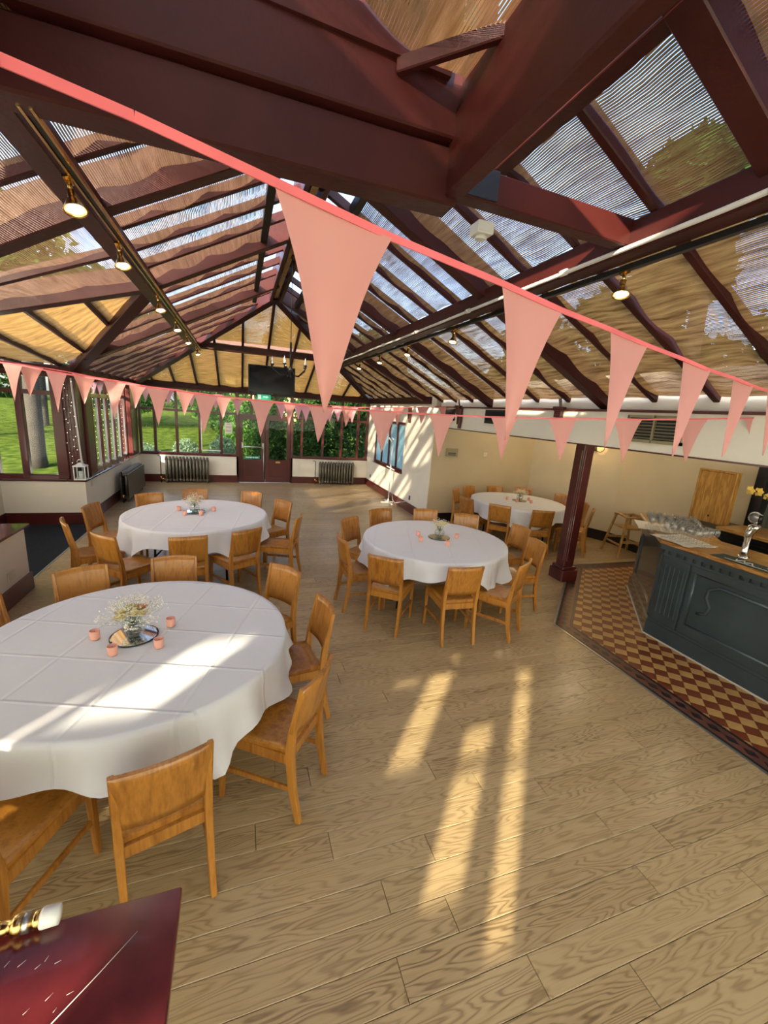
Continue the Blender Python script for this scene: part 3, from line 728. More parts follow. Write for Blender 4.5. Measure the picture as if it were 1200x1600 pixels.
# purlins
pr_ = part('purlin', 'redbeam', roof, lambda bm: box(bm, PXR-0.06, PXR+0.07, YR, hipR(0)*0+10.4, plane_z(PXR)-0.07, plane_z(PXR)+0.10), bevel=0.006)
pl_ = part('purlin', 'redbeam', roof, lambda bm: box(bm, PXL-0.07, PXL+0.06, YR, 10.35, PZ-0.07, PZ+0.10), bevel=0.006)
part('conduit', 'grey', roof, lambda bm: tube(bm, [(PXR-0.07, YR, plane_z(PXR)-0.045)]+[(PXR-0.075+0.006*random.uniform(-1, 1), 0.5+k*0.55, plane_z(PXR)-0.045+0.008*random.uniform(-1, 1)) for k in range(18)], 0.014))
for yk in (1.35, 2.6, 3.9, 5.2, 6.5): part('conduit_joint', 'grey', roof, lambda bm: tube(bm, [(PXR-0.073, yk, plane_z(PXR)-0.045), (PXR-0.073, yk+0.06, plane_z(PXR)-0.045)], 0.022))
# hip end
def hip_z(y): return RZ-0.4*(y-APY)
HX = [-2.05, -1.55, -1.02, -0.48, 0.10, 0.65, 1.22, 1.78, 2.33, 2.88, 3.4]
def hip_y(x): return APY + abs(x-RX)/((XR-RX) if x > RX else (RX-XL))*(YB-APY)
for x in HX:
    y0 = hip_y(x)
    if YB-y0 < 0.2: continue
    rafter((x, y0, hip_z(y0)+0.07), (x, YB+0.02, hip_z(YB)+0.07), 0.05, 0.11)
YT = 10.25
part('hip_purlin', 'redbeam', roof, lambda bm: box(bm, hipL(YT), hipR(YT), YT-0.06, YT+0.06, hip_z(YT)-0.06, hip_z(YT)+0.08), bevel=0.006)
# near section : tie beam, cross beam, strut
part('tie_beam', 'redbeam', roof, lambda bm: (box(bm, PXL-0.9, 1.02, 2.12, 2.27, 3.21, 3.45)), bevel=0.01)
part('tie_beam', 'redbeam', roof, lambda bm: box(bm, PXL-0.9, 1.02, 2.08, 2.24, 3.46, 3.72), bevel=0.008)
part('cross_beam', 'redbeam', roof, lambda bm: box(bm, 0.955, 1.045, YR, 2.30, 3.24, 3.58), bevel=0.01)
part('cross_beam', 'redbeam', roof, lambda bm: box(bm, 0.97, 1.03, YR, 2.24, 3.585, 3.72), bevel=0.006)
part('strut', 'redbeam', roof, lambda bm: bar(bm, (1.0, 2.17, 3.27), (PXR, 2.17, 3.24), 0.09, 0.14), bevel=0.006)
M['darksteel'] = simple('blued steel', (0.05, 0.055, 0.07), 0.35, metal=0.7)
part('steel_plate', 'darksteel', roof, lambda bm: box(bm, 1.046, 1.24, 2.112, 2.124, 3.275, 3.405))
part('junction_box', 'grey', roof, lambda bm: (box(bm, 1.24, 1.34, 2.28, 2.38, 3.20, 3.26), tube(bm, [(1.29, 2.33, 3.18), (1.29, 2.33, 3.20)], 0.035)), bevel=0.004)
part('hip_rafter', 'redbeam', roof, lambda bm: bar(bm, (0.66, 2.08, 3.62), (1.04, 1.70, 3.63), 0.035, 0.06), bevel=0.005)
# glass above the blinds
def quad(bm, a, b, c, d): bm.faces.new([bm.verts.new(p) for p in (a, b, c, d)])
G = 0.27
def glasspane(*q): part('glass_pane', 'roofglass', roof, lambda bm: quad(bm, *q))
yR = [y for y in RAFR if y < 12.2] + [YB]
for y0, y1 in zip(yR, yR[1:]):
    if y1 < -1.2: continue
    xa, xb = (hipR(y0), hipR(y1)) if y0 > 2.0 else (1.1, 1.1)
    glasspane(slope_pt(xa, y0, G), slope_pt(xb, y1, G), slope_pt(XR+0.25, y1, G), slope_pt(XR+0.25, y0, G))
yL = [y for y in RAFL if y >= 2.1] + [YB]
for y0, y1 in zip(yL, yL[1:]):
    def lowx(y): return PXL if y < 5.44 else (PXL-(y-5.43)*(PXL-XL)/(YS-5.43) if y < YS else XL-0.25)
    glasspane(slope_pt(hipL(y0), y0, G), slope_pt(hipL(y1), y1, G), slope_pt(min(lowx(y1), hipL(y1)), y1, G), slope_pt(min(lowx(y0), hipL(y0)), y0, G))
for x0, x1 in zip([XL]+HX, HX+[XR]):
    glasspane((x0, hip_y(x0), hip_z(hip_y(x0))+G), (x1, hip_y(x1), hip_z(hip_y(x1))+G), (x1, YB+0.2, hip_z(YB)+G), (x0, YB+0.2, hip_z(YB)+G))

# ---- reed blinds (each one hangs in its own bay)
def blind(name, label, corners, group, m='reed', nu=4, vlen=None, sag=0.035, gap=0.012, waves=0.42, shift=0.0):
    """corners: upper0, upper1, lower1, lower0 (0/1 = sides of the bay)"""
    a, b, c, d = [Vector(q) for q in corners]
    nrm = (b-a).cross(d-a)
    if nrm.length < 1e-6: nrm = (c-b).cross(d-c)
    nrm.normalize()
    if nrm.z > 0: nrm = -nrm
    ln = max((d-a).length, (c-b).length); nv = max(4, int(ln/0.055))
    wd = max((b-a).length, (c-d).length)
    bm = bmesh.new(); uvl = bm.loops.layers.uv.new('UVMap'); g = []; ph = random.uniform(0, 6)
    for j in range(nv+1):
        v = j/nv; row = []
        for i in range(nu+1):
            u = i/nu; uu = gap/wd + u*(1-2*gap/wd) + shift/wd
            p = (a+(b-a)*uu)*(1-v) + (d+(c-d)*uu)*v
            s = v*ln
            hang = sag*(abs(sin(pi*s/waves+ph)))*(0.6+0.4*sin(2*pi*u+ph)) + 0.008*sin(9*s+5*u+ph)
            row.append((bm.verts.new(p + nrm*hang), (uu*wd, s)))
        g.append(row)
    for j in range(nv):
        for i in range(nu):
            q = (g[j][i], g[j][i+1], g[j+1][i+1], g[j+1][i]); f = bm.faces.new([t[0] for t in q]); f.smooth = True
            for l, t in zip(f.loops, q): l[uvl].uv = t[1]
    o = obj(name, bm, m, None, recalc=False); tag(o, label, 'blind', group); return o
k = 0
rb = [(y0, y1) for y0, y1 in zip(yR, yR[1:]) if y1 > 2.15]
n = 0
for y0, y1 in rb:
    y0c = y0
    xa, xb = (RNEAR+0.06, RNEAR+0.06) if y0 < 2.1 else (max(XT_R+0.04, hipR(y0)+0.06), max(XT_R+0.04, hipR(y1)+0.06))
    if PXR-0.07-max(xa, xb) > 0.1:
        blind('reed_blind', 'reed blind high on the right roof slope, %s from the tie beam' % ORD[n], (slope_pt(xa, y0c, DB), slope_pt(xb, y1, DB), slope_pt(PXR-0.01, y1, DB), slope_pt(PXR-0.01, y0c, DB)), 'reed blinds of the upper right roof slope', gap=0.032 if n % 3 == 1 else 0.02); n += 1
n = 0
for y0, y1 in zip(yR, yR[1:]):
    if y1 < 0.3: continue
    if y0 < 1.9:      # near section upper panels
        blind('reed_blind', 'large reed blind right of the cross beam, %s from the frame edge' % ORD[n], (slope_pt(RNEAR+0.03, y0, DB), slope_pt(RNEAR+0.03, min(y1, 2.08), DB), slope_pt(PXR-0.01, min(y1, 2.08), DB), slope_pt(PXR-0.01, y0, DB)), 'reed blinds right of the cross beam', gap=0.03, waves=0.6); n += 1
n = 0
for y0, y1 in zip(yR, yR[1:]):
    if y1 < 0.3: continue
    xa, xb = max(PXR+0.01, hipR(y0)+0.06), max(PXR+0.01, hipR(y1)+0.06)
    if XR-max(xa, xb) < 0.12: continue
    g_ = 0.045 if abs(y0-2.0) < 0.02 else (0.028 if n % 2 else 0.018)
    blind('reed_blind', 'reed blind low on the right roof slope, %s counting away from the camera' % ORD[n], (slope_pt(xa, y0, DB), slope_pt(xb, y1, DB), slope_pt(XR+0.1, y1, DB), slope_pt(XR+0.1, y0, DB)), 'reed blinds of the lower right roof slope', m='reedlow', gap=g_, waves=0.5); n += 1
n = 0
for y0, y1 in zip(yL, yL[1:]):
    xa, xb = min(XT_L-0.04, hipL(y0)-0.06), min(XT_L-0.04, hipL(y1)-0.06)
    if min(xa, xb)-(PXL+0.07) < 0.1: continue
    blind('reed_blind', 'reed blind high on the left roof slope, %s from the tie beam' % ORD[n], (slope_pt(xa, y0, DB), slope_pt(xb, y1, DB), slope_pt(PXL+0.01, y1, DB), slope_pt(PXL+0.01, y0, DB)), 'reed blinds of the upper left roof slope', m='reedleft', gap=0.02, sag=0.05); n += 1
n = 0
for y0, y1 in zip(yL, yL[1:]):
    if y0 < 5.4: continue
    def lo(y): return PXL-(y-5.43)*(PXL-XL)/(YS-5.43) if y < YS else XL
    xa, xb = min(PXL-0.08, hipL(y0)-0.06), min(PXL-0.08, hipL(y1)-0.06)
    la, lb_ = lo(y0), lo(y1)
    if max(xa-la, xb-lb_) < 0.15: continue
    blind('reed_blind', 'low left-slope reed blind beyond the valley beam, %s outwards' % ORD[n], (slope_pt(xa, y0, DB), slope_pt(xb, y1, DB), slope_pt(min(lb_, xb), y1, DB), slope_pt(min(la, xa), y0, DB)), 'reed blinds of the lower left roof slope', m='reedleft', gap=0.02, sag=0.05); n += 1
n = 0
LB = [2.10, 2.55, 3.02, 3.50, 4.46, 5.43]
for y0, y1 in zip(LB, LB[1:]):
    blind('reed_blind', 'reed blind over the bay left of the spotlight track, %s from the tie beam' % ORD[n], (lbay(y0, PXL-0.01, DB), lbay(y1, PXL-0.01, DB), lbay(y1, -3.7, DB), lbay(y0, -3.7, DB)), 'reed blinds over the near bay roof', m='reedleft', gap=0.025, sag=0.06, waves=0.7); n += 1
# bay far slope
n = 0
BX = [PXL, -1.55, -2.1, -2.65, -3.2, -3.7]
for x0, x1 in zip(BX, BX[1:]):
    def bot(x):
        t = (PXL-x)/(PXL-XL)
        return Vector((x, YS+0.05, 2.60)) if x < XL else Vector((x, 5.43+(YS-5.43)*t, VA.z+(VB.z-VA.z)*t+0.1))
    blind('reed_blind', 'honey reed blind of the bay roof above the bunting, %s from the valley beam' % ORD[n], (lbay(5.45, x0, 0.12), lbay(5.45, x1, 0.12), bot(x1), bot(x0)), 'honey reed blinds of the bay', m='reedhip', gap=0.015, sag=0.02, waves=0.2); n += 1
# hip end, two tiers
n1 = n2 = 0
hx = [XL]+HX+[XR]
for x0, x1 in zip(hx, hx[1:]):
    ya, yb = hip_y(x0)+0.1, hip_y(x1)+0.1
    if YT-0.06-min(ya, yb) > 0.15:
        a = Vector((x0, min(ya, YT-0.07), hip_z(min(ya, YT-0.07))+DB)); b = Vector((x1, min(yb, YT-0.07), hip_z(min(yb, YT-0.07))+DB))
        blind('reed_blind', 'honey reed blind in the upper far hip, %s from the left' % ORD[n1], (a, b, (x1, YT-0.06, hip_z(YT-0.06)+DB), (x0, YT-0.06, hip_z(YT-0.06)+DB)), 'honey reed blinds in the upper far hip', m='reedfar', gap=0.022, sag=0.02, waves=0.18); n1 += 1
    a = max(ya, YT+0.06); b = max(yb, YT+0.06)
    if YB-min(a, b) > 0.3:
        a = min(a, YB-0.03); b = min(b, YB-0.03)
        blind('reed_blind', 'honey reed blind low in the far hip above the doors, %s from the left' % ORD[n2], ((x0, a, hip_z(a)+DB), (x1, b, hip_z(b)+DB), (x1, YB, hip_z(YB)+DB), (x0, YB, hip_z(YB)+DB)), 'honey reed blinds in the lower far hip', m='reedfar', gap=0.022, sag=0.02, waves=0.18); n2 += 1
# near ceiling panel above the beams (slats run towards the far wall)
def nz_(x): return 3.75 + (0.69-x)*0.29
blind('reed_blind', 'wide scalloped reed blind above the crossing of the two big beams', ((-0.9, YR, nz_(-0.9)), (-0.9, 2.06, nz_(-0.9)), (1.06, 2.06, nz_(1.06)), (1.06, YR, nz_(1.06))), None, nu=24, sag=0.05, waves=0.5)
o = part('near_sky_closure', 'redbeam', None, lambda bm: (quad(bm, (-0.9, YR, 4.3), (-0.9, 2.24, 4.3), (PXL-0.1, 2.24, PZ+0.2), (PXL-0.1, YR, PZ+0.2)), quad(bm, (PXL-0.1, YR, PZ+0.2), (PXL-0.1, 2.1, PZ+0.2), (XW-0.3, 2.1, PZ-0.28*2.9+0.25), (XW-0.3, YR, PZ-0.28*2.9+0.25)), box(bm, PXL-0.1, 1.2, 2.24, 2.28, 3.7, 4.4))); struct(o)  # unseen opaque panels added to keep sun and sky out
# scalloped light-catching edge boards above the tie beam
part('fascia', 'redbeam', roof, lambda bm: bar(bm, (-0.6, 2.10, 3.74), (0.9, 2.06, 3.66), 0.03, 0.12))
# ==================================================================== SECTION: furniture
# ---- chair
def make_chair():
    t = thing('dining_chair', '', 'chair')
    W = 0.185
    # seat : scooped slab
    bm = bmesh.new(); nx, ny = 8, 8; top = []; bot = []
    for j in range(ny+1):
        v = j/ny; yy = -0.20+0.43*v; hw = 0.178+0.022*v
        rt, rb = [], []
        for i in range(nx+1):
            u = i/nx*2-1
            dish = 0.014*max(0, 1-u*u)*max(0, sin(pi*min(1, v*1.15)))
            roundf = -0.012*max(0, v-0.85)/0.15
            rt.append(bm.verts.new((u*hw, yy, 0.452-dish+roundf))); rb.append(bm.verts.new((u*hw*0.98, yy, 0.428)))
        top.append(rt); bot.append(rb)
    for j in range(ny):
        for i in range(nx):
            f = bm.faces.new((top[j][i], top[j][i+1], top[j+1][i+1], top[j+1][i])); f.smooth = True
            bm.faces.new((bot[j][i], bot[j+1][i], bot[j+1][i+1], bot[j][i+1]))
    for j in range(ny):
        bm.faces.new((top[j][0], top[j+1][0], bot[j+1][0], bot[j][0])); bm.faces.new((top[j][nx], bot[j][nx], bot[j+1][nx], top[j+1][nx]))
    for i in range(nx):
        bm.faces.new((top[0][i], bot[0][i], bot[0][i+1], top[0][i+1])); bm.faces.new((top[ny][i], top[ny][i+1], bot[ny][i+1], bot[ny][i]))
    obj('seat', bm, 'oak', t)
    # backrest : curved panel
    bm = bmesh.new(); nx, nz = 10, 6; F, B = [], []
    for j in range(nz+1):
        v = j/nz; zz = 0.535+0.305*v; yb = -0.222-0.058*v - 0.018*sin(pi*v*0.5)*0
        f_, b_ = [], []
        for i in range(nx+1):
            u = i/nx*2-1
            cur = -0.030*(1-u*u)
            topc = -0.006*(u*u) if j == nz else 0
            f_.append(bm.verts.new((u*W, yb+cur+0.010, zz+topc))); b_.append(bm.verts.new((u*W, yb+cur-0.010, zz+topc)))
        F.append(f_); B.append(b_)
    for j in range(nz):
        for i in range(nx):
            f = bm.faces.new((F[j][i], F[j+1][i], F[j+1][i+1], F[j][i+1])); f.smooth = True
            f = bm.faces.new((B[j][i], B[j][i+1], B[j+1][i+1], B[j+1][i])); f.smooth = True
        bm.faces.new((F[j][0], B[j][0], B[j+1][0], F[j+1][0])); bm.faces.new((F[j][nx], F[j+1][nx], B[j+1][nx], B[j][nx]))
    for i in range(nx):
        bm.faces.new((F[0][i], F[0][i+1], B[0][i+1], B[0][i])); bm.faces.new((F[nz][i], B[nz][i], B[nz][i+1], F[nz][i+1]))
    obj('backrest', bm, 'oak', t)
    def sweep(bm, pts, w0, w1):
        pts = [Vector(p) for p in pts]; rings = []; n = len(pts)
        for i, p in enumerate(pts):
            w = w0[i]; d = w1[i]
            rings.append([bm.verts.new(p+Vector((sx*w/2, sy*d/2, 0))) for sx, sy in ((-1, -1), (1, -1), (1, 1), (-1, 1))])
        for a, b in zip(rings, rings[1:]):
            for k in range(4): bm.faces.new((a[k], a[(k+1) % 4], b[(k+1) % 4], b[k]))
        bm.faces.new(rings[0][::-1]); bm.faces.new(rings[-1])
    for s in (-1, 1):
        x = s*(W-0.016)
        part('leg', 'oak', t, sweep, [(x, -0.275, 0), (x, -0.235, 0.2), (x, -0.215, 0.42), (x, -0.228, 0.56), (x, -0.255, 0.70), (x+s*0.004, -0.278, 0.836)], [.028, .030, .034, .032, .026, .020], [.034, .042, .046, .040, .030, .020], bevel=0.003)
        xf = s*(W-0.002)
        part('leg', 'oak', t, sweep, [(xf, 0.205, 0), (xf, 0.200, 0.25), (xf, 0.195, 0.43)], [.026, .032, .036], [.026, .034, .040], bevel=0.003)
        part('stretcher', 'oak', t, lambda bm: bar(bm, (s*(W-0.012), -0.235, 0.19), (s*(W-0.004), 0.20, 0.19), 0.018, 0.03), bevel=0.003)
    part('apron', 'oak', t, lambda bm: (box(bm, -W+0.01, W-0.01, 0.185, 0.205, 0.37, 0.428), box(bm, -W+0.01, W-0.01, -0.22, -0.20, 0.37, 0.428), box(bm, -W-0.004, -W+0.016, -0.2, 0.2, 0.37, 0.428), box(bm, W-0.016, W+0.004, -0.2, 0.2, 0.37, 0.428)))
    return t
proto_chair = make_chair(); first_chair = [True]
def chair(x, y, rzdeg, label, group):
    """x,y: middle of the backrest's top edge"""
    if first_chair[0]: o = proto_chair; first_chair[0] = False
    else: o = copy_tree(proto_chair)
    rz = rad(rzdeg); o.location = (x - sin(rz)*0.28, y + cos(rz)*0.28, 0); o.rotation_euler = (0, 0, rz)
    o['label'] = label; o['group'] = group
    return o
TABS = {
 'T1': ((-0.58, 2.65), 'nearest table'),
 'T2': ((-0.52, 5.75), 'bay-side table'),
 'T3': ((2.25, 4.38), 'middle table'),
 'T4': ((5.0, 6.5), 'alcove table')}
CH = {
 'T1': [(-0.29, 1.53, 16, 'on its near side, back to the camera'), (-1.04, 1.56, -24, 'cut by the left frame edge at bottom'), (0.39, 1.96, 54, 'on its near right side'), (0.58, 2.74, 98, 'on its right side'), (0.37, 3.48, 128, 'on its far right side'), (-0.55, 3.87, 181, 'on its far side, backrest above the flowers'), (-1.2, 3.69, 207, 'on its far left side'), (-1.62, 3.12, 244, 'on its left, only a sliver in frame')],
 'T2': [(-1.24, 6.69, 204, 'far left, in front of the bronze radiators'), (-0.66, 7.03, 186, 'far side, behind the flowers'), (0.19, 6.84, 147, 'far right side'), (0.62, 6.18, 124, 'right side, farther of two'), (0.73, 5.28, 70, 'right side, nearer of two'), (0.08, 4.69, 31, 'near right side'), (-0.5, 4.49, 8, 'near side, backrest against the cloth'), (-1.29, 4.63, -42, 'near left side'), (-1.79, 5.2, -66, 'left side, at the carpet edge, nearer'), (-1.76, 5.96, 257, 'left side, beside the low bay wall')],
 'T3': [(1.35, 3.63, -38, 'near left side'), (2.04, 3.25, -4, 'near side, back to the camera'), (2.74, 3.28, 36, 'near right side, seen from the side'), (3.40, 3.92, 84, 'right side, beside the red column'), (3.62, 4.53, 94, 'right side, farther one, slightly pulled out'), (3.17, 5.23, 155, 'far right side'), (2.66, 5.57, 166, 'far side, behind the vase'), (1.95, 5.61, 192, 'far left side'), (1.36, 5.12, 220, 'left side, farther of two'), (1.07, 4.32, -86, 'left side, nearer of two')],
 'T4': [(4.08, 7.27, 222, 'far left, in profile by the wall'), (4.56, 7.58, 202, 'far left, under the wall vent'), (5.22, 7.60, 172, 'far side, centre'), (5.82, 7.42, 150, 'far side, right of the flowers'), (6.28, 6.72, 108, 'far right, half hidden by the red column'), (4.16, 5.84, -46, 'near left side'), (4.72, 5.42, -18, 'near side, in front of the red column'), (3.86, 6.45, -80, 'left side'), (6.11, 5.94, 62, 'right side, farther of two beside the column'), (5.78, 5.45, 40, 'right side, nearer of two beside the column')]}
for t, lst in CH.items():
    for (x, y, r, ds) in lst:
        chair(x, y, r, 'oak chair at the %s, %s' % (TABS[t][1], ds), 'oak chairs around the round tables')
# ---- tables, cloths and centrepieces
def table(key, rot, R_=0.86, drop=0.20, seed=1, label=''):
    rnd = random.Random(seed)
    (cx, cy), nm = TABS[key]
    t = thing('round_table', 'round folding banquet table under the white cloth, the %s' % nm, 'table', (cx, cy, 0), rad(rot), 'round banquet tables')
    part('tabletop', 'palewood', t, lambda bm: lathe(bm, [(0, 0.725), (R_-0.02, 0.725), (R_-0.008, 0.735), (R_-0.008, 0.752), (0, 0.752)], 48))
    for sx in (-1, 1):
        for sy in (-1, 1):
            part('leg', 'black', t, lambda bm: tube(bm, [(sx*0.42, sy*0.40, 0), (sx*0.40, sy*0.36, 0.725)], 0.014))
        part('cross_bar', 'black', t, lambda bm: tube(bm, [(sx*0.412, -0.385, 0.3), (sx*0.412, 0.385, 0.3)], 0.010))
    # cloth
    nth = 144; phs = [rnd.uniform(0, 6.28) for _ in range(6)]
    bm = bmesh.new(); cen = bm.verts.new((0, 0, 0.757)); rings = []
    flat = [0.15, 0.3, 0.45, 0.6, 0.72, 0.8, R_-0.02]
    for r in flat: rings.append([bm.verts.new((r*cos(2*pi*k/nth), r*sin(2*pi*k/nth), 0.757+0.0015*sin(7*r*9+k*0.2))) for k in range(nth)])
    nd = 9
    for j in range(nd+1):
        v = j/nd; ring = []
        for k in range(nth):
            th = 2*pi*k/nth
            corner = max(0, cos(4*(th-pi/4)))**2
            dl = drop + 0.17*corner + 0.03*sin(3*th+phs[0]) + 0.015*sin(7*th+phs[1])
            fold = (0.55*sin(11*th+phs[2]) + 0.45*sin(17*th+phs[3]+1.5*sin(2*th)) + 0.5*corner*sin(22*th+phs[4]))
            r = R_ + 0.004 + 0.012*sin(min(1, v*4)*pi/2) + (0.045+0.045*corner)*v*fold + 0.040*v*v*(1-corner*0.6)
            z = 0.757 - 0.012*(1-cos(min(1, v*3)*pi/2)) - dl*v
            ring.append(bm.verts.new((r*cos(th), r*sin(th), z)))
        rings.append(ring)
    for k in range(nth): f = bm.faces.new((cen, rings[0][k], rings[0][(k+1) % nth])); f.smooth = True
    for a, b in zip(rings, rings[1:]):
        for k in range(nth): f = bm.faces.new((a[k], b[k], b[(k+1) % nth], a[(k+1) % nth])); f.smooth = True
    c = obj('tablecloth', bm, 'cloth', None); c.location = (cx, cy, 0); c.rotation_euler = (0, 0, rad(rot))
    tag(c, 'creased white cloth draped over the %s' % nm, 'tablecloth', 'white round tablecloths')
ZT = 0.7605
table('T1', -19, drop=0.21, seed=3); table('T2', -8, drop=0.22, seed=5); table('T3', -19, drop=0.20, seed=9); table('T4', 20, drop=0.24, seed=12)
def centrepiece(key, pos, candles, seed, big):
    rnd = random.Random(seed); nm = TABS[key][1]; x, y = pos
    pl = thing('mirror_plate', 'round mirror plate on the cloth of the %s' % nm, 'plate', (x, y, ZT), 0, 'mirror plates')
    part('mirror', 'mirror', pl, lambda bm: lathe(bm, [(0, 0.001), (0.128, 0.001), (0.128, 0.006), (0.122, 0.0075), (0, 0.0075)], 40, smooth=False))
    part('rim', 'black', pl, lambda bm: lathe(bm, [(0.128, 0.0), (0.133, 0.0), (0.133, 0.006), (0.128, 0.006)], 40))
    vz = ZT+0.0085
    v = thing('fishbowl_vase', 'clear glass fishbowl vase on the %s' % nm, 'vase', (x, y, vz), 0, 'glass vases')
    part('bowl', 'crystal', v, lambda bm: lathe(bm, [(0.0, 0.001), (0.035, 0.001), (0.056, 0.02), (0.066, 0.045), (0.060, 0.072), (0.044, 0.092), (0.040, 0.098), (0.043, 0.104), (0.037, 0.098), (0.041, 0.090), (0.056, 0.071), (0.061, 0.045), (0.051, 0.023), (0.033, 0.008), (0, 0.006)], 24))
    part('water', 'crystal', v, lambda bm: lathe(bm, [(0, 0.009), (0.033, 0.010), (0.050, 0.025), (0.058, 0.045), (0.0, 0.047)], 20))
    for i in range(9):
        part('gem', 'crystal', v, lambda bm: lathe(bm, [(0, -0.006), (0.008, 0), (0, 0.005)], 6, (rnd.uniform(-.028, .028), rnd.uniform(-.028, .028), 0.018), smooth=False))
    b = thing('flower_bouquet', ('loose bouquet of cream roses and wispy gypsophila on the %s' if big else 'bouquet of cream flowers and gypsophila on the %s') % nm, 'flowers', (x, y, vz), 0, 'table bouquets')
    nb = 8
    spread = 0.085 if big else 0.075
    for i in range(nb):
        a = i*2.4+rnd.uniform(-.3, .3); rr = spread*math.sqrt((i+0.4)/nb); zz = 0.17+rnd.uniform(-0.01, 0.03)-rr*0.35
        px_, py_ = rr*cos(a), rr*sin(a)
        part('stem', 'stem', b, lambda bm: tube(bm, [(px_*-0.2, py_*-0.2, 0.015), (px_*0.25, py_*0.25, 0.10), (px_, py_, zz-0.008)], 0.0018, 5))
        def rose(bm):
            for ring, (n_, r0, h0) in enumerate(((3, 0.007, 0.026), (4, 0.016, 0.024), (5, 0.025, 0.017))):
                for q in range(n_):
                    aa = 2*pi*q/n_+ring; c0 = Vector((px_+cos(aa)*r0*0.4, py_+sin(aa)*r0*0.4, zz-0.010)); 
                    tdir = Vector((-sin(aa), cos(aa), 0)); od = Vector((cos(aa), sin(aa), 0))
                    wv = 0.013+0.005*ring
                    vv = [c0-tdir*wv*0.5, c0+tdir*wv*0.5, c0+od*r0*0.8+tdir*wv+Vector((0, 0, h0)), c0+od*r0+Vector((0, 0, h0+0.006)), c0+od*r0*0.8-tdir*wv+Vector((0, 0, h0))]
                    bm.faces.new([bm.verts.new(p) for p in vv])
            lathe(bm, [(0, -0.016), (0.014, -0.008), (0.017, 0.006), (0, 0.016)], 8, (px_, py_, zz))
        part('rose', 'rosepeach' if i in (3, 6) else 'rosecream', b, rose)
    # gypsophila spray
    bm = bmesh.new(); bs = bmesh.new(); ns = 60 if big else 48; reach = 0.165 if big else 0.125
    for i in range(ns):
        a = rnd.uniform(0, 6.28); el = rnd.uniform(0.25, 1.4); ln = reach*rnd.uniform(0.55, 1.0)
        tip = Vector((cos(a)*cos(el)*ln*1.25, sin(a)*cos(el)*ln*1.25, 0.10+sin(el)*ln*0.95))
        tube(bs, [(0, 0, 0.06), tip*0.55+Vector((0, 0, 0.03)), tip], 0.0007, 3)
        for q in range(9 if big else 9):
            c_ = tip+Vector((rnd.uniform(-1, 1), rnd.uniform(-1, 1), rnd.uniform(-1, 1)))*0.026
            s = rnd.uniform(0.003, 0.0055)
            lathe(bm, [(0, -s), (s, 0), (0, s)], 5, c_, smooth=False)
    o = obj('gypsophila', bm, 'gyp', b); o['kind'] = 'stuff'
    o = obj('gypsophila_stems', bs, 'stem', b); o['kind'] = 'stuff'
    # a fallen petal by the vase
    for i, (qx, qy, w_) in enumerate(candles):
        c = thing('votive_candle', 'blush pink votive candle %s of the flowers on the %s' % (w_, nm), 'candle', (qx, qy, ZT), 0, 'pink votive candles')
        part('holder', 'candle', c, lambda bm: lathe(bm, [(0, 0.0), (0.023, 0.0), (0.026, 0.004), (0.027, 0.055), (0.0245, 0.055), (0.023, 0.043), (0, 0.043)], 20))
        part('wick', 'black', c, lambda bm: tube(bm, [(0, 0, 0.043), (0.001, 0, 0.052)], 0.0012, 5))
centrepiece('T1', (-0.62, 2.66), [(-0.83, 2.67, 'left'), (-0.69, 2.47, 'in front'), (-0.46, 2.50, 'front right'), (-0.43, 2.75, 'right')], 1, True)
centrepiece('T2', (-0.56, 5.84), [(-0.76, 5.93, 'left'), (-0.66, 5.68, 'front left'), (-0.47, 5.67, 'front right'), (-0.33, 5.88, 'right')], 2, False)
centrepiece('T3', (2.32, 4.41), [(2.08, 4.50, 'left'), (2.02, 4.29, 'front left'), (2.28, 4.11, 'in front'), (2.54, 4.37, 'right')], 3, False)
centrepiece('T4', (5.06, 6.52), [(4.84, 6.60, 'left'), (4.90, 6.38, 'front left'), (5.16, 6.30, 'in front'), (5.27, 6.52, 'right')], 4, False)

